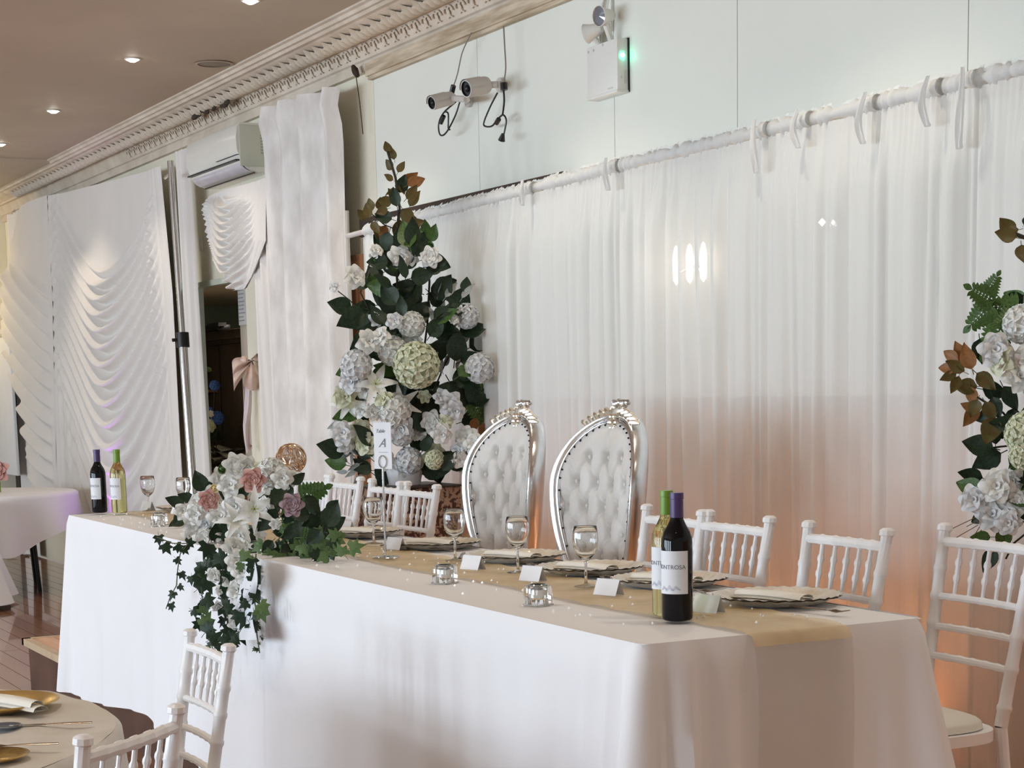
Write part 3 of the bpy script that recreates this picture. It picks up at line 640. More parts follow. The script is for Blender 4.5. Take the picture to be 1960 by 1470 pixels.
# ---------------------------------------------------------------- chairs
def ringed(p0,p1,r0,r1,rings,rr=1.17,n=10,per=.5):
    """bamboo-style turned bar with raised rings"""
    p0,p1=Vector(p0),Vector(p1); L=(p1-p0).length; ks=[0]
    for t in rings: ks+=[t-.011/L,t-.004/L,t+.004/L,t+.011/L]
    ks.append(1); pts=[];rad=[]
    for i,k_ in enumerate(ks):
        pts.append(p0.lerp(p1,max(0,min(1,k_)))); r=lerp(r0,r1,k_)
        rad.append(r*rr if (i>0 and i<len(ks)-1 and (i-1)%4 in(1,2)) else r)
    return pts,rad
def chair(label,grp=None,nsp=5):
    t=thing('chiavari_chair',label,'chair',(0,0,0),0,grp)
    hw=.172
    for s in(-1,1):
        b=MB(); A=Vector((s*.168,.005,0)); B=Vector((s*.158,-.045,.45)); C_=Vector((s*.178,.030,.905))
        p,r=ringed(A,B,.012,.016,[.3,.62]); b.tube(p,r,10,cap=False)
        p,r=ringed(B,C_,.017,.0155,[.10,.31,.485,.645,.80]); b.tube(p+[C_+Vector((0,.001,.004)),C_+Vector((0,.001,.008)),C_+Vector((0,.002,.020)),C_+Vector((0,.002,.026))],r+[.0155,.021,.020,.012],10)
        b.obj('back_post',whitep,t)
    def at(z,y=0):
        k=(z-.45)/(.455); return .158+.02*k,-.045+.075*k
    for z,nm,r in((.882,'top_rail',.0135),(.742,'back_rail',.0095),(.664,'back_rail',.0095),(.588,'back_rail',.0095)):
        w_,y=at(z); p,rd=ringed((-w_,y,z),(w_,y,z),r,r,[.18,.34,.5,.66,.82],1.16)
        bow=[q+Vector((0,.012*(1-(q.x/w_)**2),0)) for q in p]
        MB().tube(bow,rd,8).obj(nm,whitep,t)
    for i in range(nsp):
        f=(i+1)/(nsp+1)*2-1; w0,y0=at(.745); w1,y1=at(.878); bw=.012*(1-f*f)
        p,rd=ringed((f*w0*.94,y0+bw,.745),(f*w1*.94,y1+bw,.878),.0058,.0052,[.35,.66],1.45)
        rd[0]=.005; MB().tube(p,[x*(1+.25*math.sin(math.pi*i2/len(p))) for i2,x in enumerate(rd)],8).obj('spindle',whitep,t)
    b=MB().grid(lambda u,v:(lambda a,k:((.2*math.copysign(abs(math.cos(a))**.55,math.cos(a)))*(1 if True else 1)*k,-.235+.195*math.copysign(abs(math.sin(a))**.55,math.sin(a))*k,0))(2*math.pi*u,1)[:2]+(lerp(.418,.446,v),),32,1,cu=True)
    b.add([(.2*math.copysign(abs(math.cos(a))**.55,math.cos(a)),-.235+.195*math.copysign(abs(math.sin(a))**.55,math.sin(a)),.446) for a in [2*math.pi*i/32 for i in range(32)]],[tuple(range(32))])
    b.obj('seat_frame',whitep,t)
    def cu(u,v):
        a=2*math.pi*u; k=math.sin(math.pi/2*min(1,v*1.0)); e=lambda c:math.copysign(abs(c)**.6,c)
        r_=k; z=.448+.038*math.cos(math.pi/2*v)**.5 if v<.98 else .448
        return (.182*e(math.cos(a))*r_,-.235+.176*e(math.sin(a))*r_,z)
    MB().grid(cu,32,10,cu=True).obj('seat_cushion',cushm,t,ang=180)
    for s in(-1,1):
        p,r=ringed((s*.175,-.40,0),(s*.172,-.395,.42),.012,.016,[.3,.6,.85]); MB().tube(p,r,10).obj('front_leg',whitep,t)
        p,r=ringed((s*.172,-.395,.20),(s*.162,-.02,.20),.008,.008,[.3,.7]); MB().tube(p,r,8).obj('stretcher',whitep,t)
    for y,z in((-.397,.24),(-.02,.18)):
        p,r=ringed((-.17,y,z),(.17,y,z),.008,.008,[.3,.7]); MB().tube(p,r,8).obj('stretcher',whitep,t)
    return t
ch0=chair('white chiavari chair just right of the second throne, beside the bottles','white chairs behind the head table')
ch0.location=(-4.80,3.02,0)
spots=[(-4.455,3.0,-.02,'white chiavari chair second right of the thrones, touching the one at the bottles'),(-3.885,2.965,-.05,'white chiavari chair behind the nearest charger plate at the table end'),(-3.565,3.165,-.06,'white chiavari chair standing clear of the table end at right, cushion visible'),
 (-6.82,3.06,0,'white chiavari chair nearest the left throne, in front of the spotted pedestal'),(-7.16,3.08,.02,'white chiavari chair behind the table number card, second left of the left throne'),(-7.70,3.10,.0,'white chiavari chair with a card on view below it, third left of the left throne'),(-8.10,3.10,.03,'white chiavari chair half hidden by the gold wire globe'),]
for x,y,rz,lb in spots: copy_tree(ch0,(x,y,0),rz,lb)
copy_tree(ch0,(-4.72,1.475,FZ),-.02,'white chiavari chair in the foreground with its back to the head table flowers','foreground white chairs')
copy_tree(ch0,(-3.61,.955,FZ),math.radians(-47),'white chiavari chair cut by the bottom edge, tucked at the round table','foreground white chairs')
# ---------------------------------------------------------------- thrones
def throne(label,loc,rz):
    t=thing('throne_chair',label,'chair',loc,rz,'silver and white thrones')
    zc=.965; bu=.245; bd=.56; a_=.285; lean=.09
    def outl(th,k=1.0):
        x=math.cos(th)*a_*k; s=math.sin(th)
        z=zc+(bu if s>0 else bd)*s*k
        if s<0: x*=1-.30*(-s)**1.6
        return x,z
    def surf(x,z,off=0): return Vector((x,-.085*(x/a_)**2*(1 if True else 0)+lean*(z-.5)-off,z))
    n=72; c=[]
    for i in range(n+1):
        x,z=outl(2*math.pi*i/n); c.append(surf(x,z,.0))
    def fr(u,v):
        th=2*math.pi*u; x,z=outl(th); x2,z2=outl(th,.87); p=surf(x,z); q=surf(x2,z2)
        a=2*math.pi*v; mid=(p+q)/2; d=(p-q)/2; 
        pr=.5+.5*math.cos(a)
        return mid+d*math.cos(a)*1.0+Vector((0,-.030*math.sin(a)-(.012 if math.sin(a)>.3 and math.cos(a)>.2 else 0),0))
    MB().grid(fr,96,16,cu=True,cv=True).obj('back_frame',silver,t,ang=180)
    def bead(u,v):
        th=2*math.pi*u; x,z=outl(th,.885); p=surf(x,z,.030); a=2*math.pi*v; x2,z2=outl(th,.9); d=(surf(x2,z2,.03)-p).normalized()*.007
        return p+d*math.cos(a)+Vector((0,-.007*math.sin(a),0))
    MB().grid(bead,80,6,cu=True,cv=True).obj('bead_moulding',silver,t,ang=180)
    # tufts
    T=[]
    for r_ in range(7):
        z=1.06-r_*.085
        for c_ in range(-3,4):
            x=c_*.11+(.055 if r_%2 else 0)
            if (x/.235)**2+((z-zc)/(.20 if z>zc else .5))**2<.92: T.append((x,z))
    def pad(u,v):
        th=2*math.pi*u; k=max(.0001,v)*.875; x,z=outl(th,k)
        off=.028+.045*(1-v**4)
        for tx,tz in T:
            d2=(x-tx)**2+(z-tz)**2; 
            off-=.032*math.exp(-d2/.00035)+.016*math.exp(-d2/.002)
        # diamond creases
        if z<1.08:
            a=(x/.11+(z-1.06)/.17); b2=(x/.11-(z-1.06)/.17)
            for q in(a,b2):
                f=abs(q-round(q)); off-=.012*math.exp(-(f/.09)**2)*sm(1.0,.8,v)
        else:
            f=abs(x/.11-round(x/.11)); off-=.010*math.exp(-(f/.10)**2)*sm(1.0,.7,v)
        return surf(x,z,off)
    MB().grid(pad,128,46,cu=True).obj('tufted_back',padm,t,ang=180)
    for tx,tz in T: MB().ball(surf(tx,tz,.040),.008,8,5).obj('button',padm,t)
    for i in range(44):
        th=2*math.pi*i/44+.05; x,z=outl(th,.85)
        MB().ball(surf(x,z,.036),.0037,6,4).obj('nail_head',nail,t)
    MB().grid(lambda u,v:(lambda p:p+Vector((0,.03,0)))(surf(*outl(2*math.pi*u,max(.001,v)*.9),0)),48,6,cu=True).obj('back_panel',padm,t,ang=180)
    # crest: carved spray and crystal knot
    cr=MB()
    top=surf(*outl(math.pi/2),0)
    for s in(-1,1):
        for k_ in range(5):
            th=math.pi/2-s*(.10+.11*k_); x,z=outl(th,1.0); p=surf(x,z,.022)
            dr=Vector((s*.05,-.01,-.012*k_))
            cr.tube([p+Vector((0,0,-.025)),p+Vector((s*.012,-.012,.006)),p+Vector((s*.03,-.006,.014-.002*k_)),p+Vector((s*.046,0,.002))],[.006,.013-.001*k_,.010,.003],7)
        cr.tube([top+Vector((s*.01,-.02,-.03)),top+Vector((s*.04,-.025,-.005)),top+Vector((s*.03,-.02,.022)),top+Vector((s*.012,-.02,.018))],[.008,.010,.008,.005],7)
    for a in range(6): 
        an=a*math.pi/3; cr.ball(top+Vector((math.cos(an)*.022,-.035,-.03+math.sin(an)*.022)),.012,7,5)
    cr.ball(top+Vector((0,-.042,-.03)),.014,8,5)
    cr.obj('carved_crest',silverg,t)
    cb=MB()
    for i in range(8):
        cb.ball(top+Vector(((i-3.5)*.0125,-.005+U(-.01,.01),.030+U(-.008,.012))),.0115,7,5)
    cb.ball(top+Vector((-.025,-.01,.032)),.016,8,5).ball(top+Vector((.025,-.01,.034)),.016,8,5)
    cb.obj('crystal_knot',chrome,t)
    # seat, arms and legs
    MB().box(-.27,.27,-.60,-.06,.34,.42,bev=.02).obj('seat_rail',silver,t)
    MB().grid(lambda u,v:(lambda a,k:(.25*math.copysign(abs(math.cos(a))**.5,math.cos(a))*k,-.34+.25*math.copysign(abs(math.sin(a))**.5,math.sin(a))*k,.415+.08*math.cos(math.pi/2*v)**.6))(2*math.pi*u,math.sin(math.pi/2*v)),40,10,cu=True).obj('seat_cushion',padm,t,ang=180)
    for sx in(-1,1):
        for y in(-.57,-.08):
            s_=-1 if y<-.3 else 1
            MB().tube([(sx*.24,y,.36),(sx*.265,y+s_*.02,.25),(sx*.245,y,.12),(sx*.26,y+s_*.03,.0)],[.032,.028,.018,.022],10).obj('leg',silver,t)
    return t
T1=throne('silver framed tufted throne on the left, beside the tall flower arrangement',(-6.20,3.20,0),0)
T2=copy_tree(T1,(-5.48,3.20,0),0,'silver framed tufted throne on the right, beside the white chairs')
# ---------------------------------------------------------------- tableware
def bottle(kind,label,grp,loc,rz=0):
    t=thing('wine_bottle',label,'bottle',loc,rz,grp)
    g={'red':blackg,'white':glassy}[kind]
    r=.0372
    prof=[(.0001,.004),(.020,.003),(.030,0),(r-.002,.003),(r,.008),(r,.185),(r*.97,.198),(r*.85,.212),(r*.62,.226),(.0165,.240),(.0150,.25),(.0148,.285),(.0155,.286),(.0155,.296),(.0148,.297),(.013,.300),(.0001,.300)]
    b=MB().lathe(prof,32); bo=b.obj('bottle_glass',g,t,ang=50)
    if kind=='white':
        pass
    MB().lathe([(.0158,.245),(.0160,.250),(.0157,.288),(.0166,.289),(.0166,.299),(.0162,.3035),(.0001,.304)],24).obj('capsule',purple if kind=='red' else greenc,t)
    la,lb_=-1.25,1.25
    def lab(u,v):
        a=lerp(la,lb_,u)-math.pi/2; return ((r+.0006)*math.cos(a),(r+.0006)*math.sin(a),lerp(.066,.168,v))
    lo=MB().grid(lab,24,3).obj('label',labelm,t,ang=180)
    def wrap(me,a0,z0,dr=.0009):
        for v_ in me.vertices:
            x,y,z=v_.co; a=a0+x/r-math.pi/2; rr_=r+dr+z; v_.co=(rr_*math.cos(a),rr_*math.sin(a),z0+y)
    me=text_mesh('MONTROSA',.0145,ink,'brand_lettering'); wrap(me,0,.125); link('lettering',me,lo)
    # mountain drawing
    b=MB()
    for k_,(x0,x1,z0,h) in enumerate(((-.026,-.006,.074,.010),(-.012,.012,.072,.015),(.004,.028,.073,.012))):
        for q in range(3):
            f=q*.25
            pts=[(lerp(x0,x1,f*.5),z0),(lerp(x0,x1,.5),z0+h*(1-f)),(lerp(x0,x1,1-f*.3),z0+.002)]
            for (xa,za),(xb,zb_) in zip(pts,pts[1:]):
                P=[]
                for (x,z) in((xa,za),(xb,zb_),(xb,zb_+.0011),(xa,za+.0011)):
                    a=x/r-math.pi/2; P.append(((r+.0011)*math.cos(a),(r+.0011)*math.sin(a),z))
                b.add(P,[(0,1,2,3)])
    b.obj('mountain_drawing',inkl,lo,smooth=False)
    b=MB()
    for i,z in enumerate((.112,.108)):
        pass
    return t
bottle('red','dark wine bottle with purple capsule, the larger one at the near right table end','wine bottles',(-3.675,2.335,TZ+.008),math.radians(28))
bottle('white','clear white wine bottle with green capsule behind the dark bottle at right','wine bottles',(-3.775,2.37,TZ+.008),math.radians(26))
bottle('red','dark wine bottle with purple capsule at the far left table end','wine bottles',(-8.82,2.30,TZ+.008),math.radians(20))
bottle('white','clear white wine bottle with green capsule at the far left table end','wine bottles',(-8.72,2.37,TZ+.008),math.radians(20))
def bottle_fill():
    pass
def wineglass(loc,label,s=1.0,grp='wine glasses on the head table'):
    t=thing('wine_glass',label,'glass',loc,0,grp); t.scale=(s,s,s)
    o=[(.0001,.0),(.033,.0),(.034,.0015),(.030,.003),(.010,.006),(.0045,.012),(.0038,.03),(.0038,.062),(.006,.072),(.014,.078),(.027,.092),(.0345,.112),(.0365,.130),(.0355,.15),(.0325,.168),(.0318,.170)]
    i=[(.0312,.1695),(.0345,.15),(.0355,.130),(.0335,.113),(.026,.094),(.014,.081),(.0001,.078)]
    MB().lathe(o+i,32).obj('glass_body',glass,t,ang=180)
    return t
GL=[((-8.74,2.52),'wine glass at the far left end, beside the bottles'),((-8.42,2.60),'wine glass left of the flower centrepiece, second from the far bottles'),((-8.05,2.66),'wine glass just left of the flower centrepiece, in front of the chrome pole'),
    ((-6.206,2.628),'wine glass partly behind the table card pole'),((-5.401,2.574),'wine glass in front of the left throne, behind the first candle holder'),((-4.93,2.56),'wine glass between the two thrones'),((-4.455,2.528),'wine glass in front of the right throne'),((-3.98,2.53),'wine glass half hidden behind the dark bottle')]
g0=None
for (x,y),lb in GL:
    if g0 is None: g0=wineglass((x,y,TZ+.008),lb)
    else: copy_tree(g0,(x,y,TZ+.008),0,lb)
def plate_set(loc,label):
    t=thing('charger_plate',label,'plate',loc,U(0,3),'gilded glass charger plates')
    def fn(u,v):
        a=2*math.pi*u; r=v*.165; z=.004+.004*sm(.5,.62,v)+.020*sm(.60,1,v)**1.2
        w_=sm(.66,1,v); r*=1+.014*w_*math.sin(a*16); z+=w_*.0016*math.sin(a*32+6*v)
        return (r*math.cos(a),r*math.sin(a),z)
    def fb(u,v):
        p=fn(u,v); return (p[0],p[1],p[2]-.004)
    MB().grid(fn,112,16,cu=True).grid(fb,56,8,cu=True).obj('charger',charger,t,ang=180)
    return t
def napkin(loc,rz,label):
    t=thing('napkin',label,'napkin',loc,rz,'folded cream napkins')
    b=MB()
    def layer(z,h,x0,x1,w0,w1):
        b.grid(lambda u,v:(lerp(x0,x1,u),(v-.5)*lerp(w0,w1,u),z+h*math.sin(math.pi*v)**.4+.004*math.sin(u*3)),10,8)
        b.grid(lambda u,v:(lerp(x0,x1,u),(v-.5)*lerp(w0,w1,u),z),10,2)
    layer(0,.010,-.12,.115,.045,.062); b.obj('lower_fold',napk,t,ang=180)
    b=MB(); layer(.008,.012,-.105,.117,.040,.058); b.obj('upper_fold',napk,t,ang=180)
    return t
def flatware(kind,label,loc,rz):
    t=thing(kind,label,'cutlery',loc,rz,'table knives' if kind=='knife' else 'table forks')
    b=MB().tube([(0,-.10,.004),(0,-.04,.005),(0,.0,.005),(0,.02,.004)],[.0065,.0055,.004,.004],8,flat=.4); b.obj('handle',steel,t)
    if kind=='knife':
        MB().prism([(0,0)]*0 or [(-.007,.0),(.008,.0),(.008,.001),(-.007,.001)],0,.001)
        MB().add([(-.006,.02,.004),(.007,.02,.004),(.009,.07,.004),(.006,.11,.004),(-.004,.095,.004),(-.006,.05,.004)]+[(-.006,.02,.0055),(.007,.02,.0055),(.009,.07,.0055),(.006,.11,.0055),(-.004,.095,.0055),(-.006,.05,.0055)],[(0,1,2,3,4,5),(11,10,9,8,7,6)]+[(i,(i+1)%6,(i+1)%6+6,i+6) for i in range(6)]).obj('blade',steel,t,smooth=False)
    else:
        b=MB().tube([(0,.02,.004),(0,.035,.005),(0,.045,.005)],[.004,.010,.011],8,flat=.25)
        for k_ in(-3,-1,1,3): b.tube([(k_*.0032,.042,.005),(k_*.0032,.06,.003),(k_*.003,.088,.008)],[.0018,.0017,.001],5)
        b.obj('fork_head',steel,t)
    return t
P=[(-3.83,2.735),(-4.36,2.745),(-4.80,2.74),(-5.30,2.745),(-5.93,2.75),(-6.62,2.75),(-7.15,2.75),(-8.15,2.72),(-8.65,2.70)]
PL=['gilded glass charger plate at the near right table end','gilded glass charger plate behind the dark bottle','gilded glass charger plate in front of the right throne','gilded glass charger plate in front of the left throne','gilded glass charger plate right of the table card pole','gilded glass charger plate right of the centrepiece, left of the card pole','gilded glass charger plate hidden behind the centrepiece','gilded glass charger plate left of the centrepiece, by a tealight','gilded glass charger plate at the far left, beside the far bottles']
c0=None
for (x,y),lb in zip(P,PL):
    if c0 is None: c0=plate_set((x,y,TZ+.002),lb); n0=napkin((x,y-.02,TZ+.016),math.radians(15),'folded cream napkin on the nearest charger, right table end')
    else:
        copy_tree(c0,(x,y,TZ+.002),U(0,6),lb); copy_tree(n0,(x,y-.02,TZ+.016),math.radians(U(8,22)),'cream napkin on '+lb.replace('gilded glass ','the '))
k0=flatware('knife','dark steel knife left of the nearest charger',(-4.05,2.66,TZ+.010),math.radians(70))
f0=flatware('fork','steel fork at the right table corner beside the nearest charger',(-3.60,2.70,TZ+.010),math.radians(-80))
for i,(x,y) in enumerate(P[1:7]):
    copy_tree(k0,(x-.20,y-.10,TZ+.010),math.radians(U(50,75)),'steel knife left of '+PL[i+1].replace('gilded glass ','the '))
    copy_tree(f0,(x+.20,y-.05,TZ+.010),math.radians(U(-95,-75)),'steel fork right of '+PL[i+1].replace('gilded glass ','the '))
# place cards
def pcard(loc,rz,label):
    t=tag(MB().add([(-.040,-.018,0),(.040,-.018,0),(.040,0,.043),(-.040,0,.043),(.040,.018,0),(-.040,.018,0),(-.040,-.0172,0),(.040,-.0172,0),(.040,0,.0415),(-.040,0,.0415),(.040,.0172,0),(-.040,.0172,0)],
        [(0,1,2,3),(3,2,4,5),(7,6,9,8),(8,9,11,10)]).obj('place_card',paper,smooth=False),label,'card','tented place cards')
    t.location=loc; t.rotation_euler=(0,0,rz); return t
cl=[((757,1052),'white tented place card at the foot of the card pole'),((905,1090),'white place card in front of the left throne, behind the first candle holder'),((1020,1112),'white place card behind the second candle holder'),((1165,1139),'white place card left of the bottles, in front of the right throne'),((1355,1172),'white place card right of the dark bottle'),
    ((662,1018),'white place card behind the centrepiece, below the third left chair'),((283,977),'white place card between the two far left glasses'),((342,984),'white place card left of the centrepiece by the tealight')]
for (px,py),lb in cl:
    p=atz(px,py,TZ+.008); pcard((p.x,p.y,TZ+.009),math.radians(18),lb)
# candle holders
def candle(loc,label):
    t=thing('tealight_holder',label,'candle holder',loc,math.radians(25),'glass tealight cubes')
    MB().box(-.028,.028,-.028,.028,0,.052,bev=.006).obj('glass_block',glass,t)
    MB().box(-.0288,.0288,-.0288,-.027,.0,.003).box(-.0288,.0288,.027,.0288,0,.003).box(-.0288,-.027,-.0288,.0288,0,.003).box(.027,.0288,-.0288,.0288,0,.003).obj('base_edge',M('glass_edge',(.45,.47,.45),.1,metal=.6),t,smooth=False)
    MB().lathe([(.0001,.020),(.019,.020),(.0195,.040),(.018,.040),(.017,.036),(.0001,.036)],24).obj('tealight',waxm,t)
    MB().lathe([(.021,.054),(.0245,.055),(.026,.053),(.024,.050),(.021,.051)],24).obj('rim',M('glass_edge',(.45,.47,.45),.1,metal=.6),t)
    return t
c1=candle((-4.834,2.269,TZ+.003),'glass tealight cube on the cloth near the left throne glass')
copy_tree(c1,(-4.188,2.232,TZ+.003),math.radians(15),'glass tealight cube nearest the bottles'); copy_tree(c1,(-7.824,2.30,TZ+.003),math.radians(30),'glass tealight cube left of the flower centrepiece')
# card stand
p=atz(738,1068,TZ+.008)
t=thing('table_card_stand','slim chrome stand holding a tall white table card','card stand',(p.x,p.y,TZ+.008),math.radians(30))
MB().lathe([(.0001,.0),(.044,.0),(.046,.003),(.040,.006),(.006,.009),(.0001,.009)],32).obj('base',chrome,t)
MB().tube([(0,0,.005),(0,0,.302)],.0035,10).obj('pole',chrome,t)
MB().tube([(.016*math.sin(a),0,.322-.020*math.cos(a)) for a in [2*math.pi*i/20 for i in range(21)]],.0018,6).obj('wire_loop',chrome,t)
cd_=MB().box(-.036,.036,.003,.0045,.298,.452).obj('card',paper,t,smooth=False); cd_.rotation_euler=(0,math.radians(0),0)
me=text_mesh('Table',.017,ink,'card_lettering',shear=.3); link('lettering',me,cd_,Matrix.Translation((-.008,.0022,.418))@Matrix.Rotation(math.pi/2,4,'X'))
me=text_mesh('A',.042,ink,'card_lettering',shear=.45); link('lettering',me,cd_,Matrix.Translation((-.002,.0022,.370))@Matrix.Rotation(math.pi/2,4,'X'))
MB().box(-.016,.022,.0020,.0026,.3525,.3535).obj('rule_line',ink,cd_,smooth=False)
# dark red bottle behind centrepiece
t=thing('red_bottle','dark red bottle standing right of the centrepiece greenery','bottle',(-6.20,2.45,TZ+.008))
MB().lathe([(.0001,0),(.018,0),(.019,.004),(.019,.085),(.014,.10),(.008,.112),(.0075,.14),(.0001,.14)],20).obj('bottle_glass',redg,t); MB().lathe([(.0082,.115),(.0085,.145),(.0001,.146)],16).obj('capsule',M('red_capsule',(.25,.02,.04),.4),t)
# ================================================================= FLOWERS
def petal(b,M4,L,W,cup,curl,nu=6,nv=5,wave=0,tip=.0):
    def fn(u,v):
        w=W*((math.sin(math.pi*(v**.75*.93+.05))**.8) if tip else math.sin(math.pi*(.10+.76*v**.85))**.6*(1-.55*max(0,v-.8)/.2*abs(u-.5)*0)); x=(u-.5)*2*w; v=v-(0 if tip else .22*v*(2*u-1)**2)
        z=cup*L*v*v+ -curl*L*max(0,v-.55)**2*4 + .35*W*(2*u-1)**2*math.sin(math.pi*v)*.8 + wave*math.sin(u*9+v*5)*W*v
        return M4@Vector((x,L*v,z))
    b.grid(fn,nu,nv)
def rz(a): return Matrix.Rotation(a,4,'Z')
def rx(a): return Matrix.Rotation(a,4,'X')
def mk_blossom(m,seed,n1=6,n2=5):
    rr=random.Random(seed); b=MB()
    for k_ in range(n1): petal(b,rz(2*math.pi*k_/n1+rr.uniform(-.2,.2))@rx(rr.uniform(.05,.35)),1,.56,.1,.35,wave=.18)
    for k_ in range(n2): petal(b,Matrix.Translation((0,0,.08))@rz(2*math.pi*k_/n2+.5+rr.uniform(-.3,.3))@rx(rr.uniform(.6,.95)),.72,.38,.0,.3,wave=.2)
    for k_ in range(3): petal(b,Matrix.Translation((0,0,.1))@rz(2.1*k_)@rx(1.2),.45,.26,0,.2)
    return b.me('blossom',m,ang=180,fixn=False)
def mk_rose(m,seed):
    rr=random.Random(seed); b=MB()
    for ring,(n,L,W,t) in enumerate(((6,1.0,.62,.42),(6,.85,.58,.78),(5,.72,.52,1.02),(4,.6,.42,1.2),(3,.52,.32,1.36))):
        for k_ in range(n): petal(b,Matrix.Translation((0,0,.05*ring))@rz(2*math.pi*k_/n+ring*.7+rr.uniform(-.1,.1))@Matrix.Translation((0,.06*(4-ring)*.6,0))@rx(t),L,W,.25,.55)
    b.tube([(.10*math.cos(a)*(a/9),.10*math.sin(a)*(a/9),.48+.02*math.sin(a)) for a in [x*.6 for x in range(15)]],.035,5)
    return b.me('rose',m,ang=180,fixn=False)
def mk_ball(m,seed,n=46,pr=.36):
    rr=random.Random(seed); b=MB()
    for k_ in range(n):
        z=1-1.55*(k_+.5)/n; r_=math.sqrt(max(0,1-z*z)); a=k_*2.39996; d=Vector((r_*math.cos(a),r_*math.sin(a),z))
        Mx=frame(d*.74,d,(rr.uniform(-1,1),rr.uniform(-1,1),rr.uniform(-1,1)))
        for q in range(4): petal(b,Mx@rz(q*math.pi/2)@rx(.35),pr,pr*.58,.25,.2,4,4,wave=.16)
    b.ball((0,0,0),.66,12,9)
    return b.me('ball_bloom',m,ang=180,fixn=False)
def mk_lily(m):
    b=MB()
    for k_ in range(6): petal(b,rz(k_*math.pi/3)@rx(.75 if k_%2 else .6),1.15,.27,-.25,.55,4,7,tip=1)
    return b.me('lily',m,ang=180,fixn=False)
def mk_stamen():
    b=MB()
    for k_ in range(6):
        a=k_*math.pi/3; b.tube([(0,0,.1),(.08*math.cos(a),.08*math.sin(a),.4),(.2*math.cos(a),.2*math.sin(a),.62)],[.02,.015,.035],5)
    return b.me('stamens',stamen,ang=180)
def mk_bud(m):
    b=MB().lathe([(.001,-.1),(.3,0),(.42,.25),(.38,.55),(.22,.85),(.05,1.0)],10)
    for k_ in range(3): petal(b,rz(2.1*k_)@Matrix.Translation((0,.1,0))@rx(1.3),1.05,.4,.1,.2)
    return b.me('bud',m,ang=180,fixn=False)
def mk_leaf(m,wid=.38,nv=7,curl=.25,name='leaf'):
    b=MB()
    b.grid(lambda u,v:((u-.5)*2*wid*math.sin(math.pi*min(1,v**.8*.98+.01))**.85*(1-.25*v),v,abs(u-.5)*.35*wid-curl*v*v+.02*math.sin(v*9)),4,nv)
    b.tube([(0,-.25,.03),(0,0,0)],.018,4)
    return b.me(name,m,ang=180,fixn=False)
def mk_ivy(m,seed):
    rr=random.Random(seed); b=MB()
    pts=[(0,0),(-.35,-.12),(-.62,.12),(-.36,.28),(-.52,.62),(-.2,.58),(0,1.05),(.2,.58),(.52,.62),(.36,.28),(.62,.12),(.35,-.12)]
    vs=[(0,.3,.06)]+[(x,y,-.10*(x*x*2+max(0,y-.4)**2*3)+rr.uniform(-.04,.04)) for x,y in pts]
    b.add(vs,[(0,i+1,(i+1)%12+1) for i in range(12)]); b.tube([(0,-.4,0),(0,0,0)],.02,4)
    return b.me('ivy_leaf',m,ang=180,fixn=False)
def mk_fern(m):
    b=MB()
    for i in range(7):
        v=i/7
        for s in(-1,1):
            L=.55*(1-.6*v); b.grid(lambda u,w_,v=v,s=s,L=L:(s*w_*L,v*.9+.10*w_+(u-.5)*.20*math.sin(math.pi*min(.97,w_*.9+.08)),-.1*w_*w_+.03*abs(u-.5)),3,4)
    b.grid(lambda u,w_:((u-.5)*.24*math.sin(math.pi*min(1,w_*.9+.05)),.85+w_*.35,-.03*w_),3,4); b.tube([(0,-.4,0),(0,1,0)],.02,4)
    return b.me('fern_leaf',m,ang=180,fixn=False)
BL={k_:[mk_blossom(m,s) for s in (1,2,3)] for k_,m in (('w',wflow),('g',gwflow),('c',cflow))}
RO={'w':mk_rose(wflow,5),'p':mk_rose(pinkf,6),'m':mk_rose(mauvef,7),'c':mk_rose(cflow,8)}
BA={'w':mk_ball(wflow,3,44,.40),'c':mk_ball(cflow,4,56,.40),'g':mk_ball(gwflow,5,44,.38),'b':mk_ball(bluef,6)}
LI=mk_lily(wflow); ST=mk_stamen(); BU={'w':mk_bud(wflow),'g':mk_bud(leafm),'y':mk_bud(yelf)}
LF={'d':[mk_leaf(leafd,.42),mk_leaf(leafd,.34,curl=.05)],'m':[mk_leaf(leafm,.38)],'b':[mk_leaf(leafb,.36),mk_leaf(leafb,.42,curl=.0)],'o':[mk_leaf(leafo,.36)],'y':[mk_leaf(greyl,.22,curl=.4)]}
IV=[mk_ivy(ivym,1),mk_ivy(ivym,2),mk_ivy(ivyl,3)]
FE=mk_fern(leafm)
class Bouquet:
    def __init__(s,t,center):
        s.t=t; s.o=Vector(t.location); s.P=Plane(center); s.face=-s.P.n; s.k=0
    def pt(s,px,py,off): return s.P(px,py,off)-s.o
    def fl(s,me,px,py,rpx,off=0,tilt=.5,name=None,face=None,lab=None):
        r=rpx/s.P.s; p=s.pt(px,py,off)
        z=(face if face is not None else s.face)+Vector((U(-1,1),U(-1,1),U(-.6,1)))*tilt
        o=link(name or me.name.split('.')[0],me,s.t,frame(p,z,(U(-1,1),U(-1,1),1),r))
        if lab: o['label']=lab
        return o
    def lf(s,me,px,py,lpx,ang,off=0,tw=.5,name=None):
        """ang: picture angle of the tip, 0=right, 90=up"""
        L=lpx/s.P.s; p=s.pt(px,py,off); rt=Vector((-s.P.n.y,s.P.n.x,0)); rt=-rt if rt.dot(xd_w)<0 else rt
        a=math.radians(ang); d=rt*math.cos(a)+Vector((0,0,1))*math.sin(a)+s.face*U(-.3,.5)
        z=s.face+Vector((U(-1,1),U(-1,1),U(-.3,1)))*tw
        return link(name or me.name.split('.')[0],me,s.t,frame(p,z-d.normalized()*z.dot(d.normalized()),d,L))
    def stem(s,pts,r=.004,off=0,m=stemm,name='stem'):
        return MB().tube([s.pt(a,b,off) for a,b in pts],r,6).obj(name,m,s.t)
xd_w=Vector((1,0,0))
pos=lambda x: x
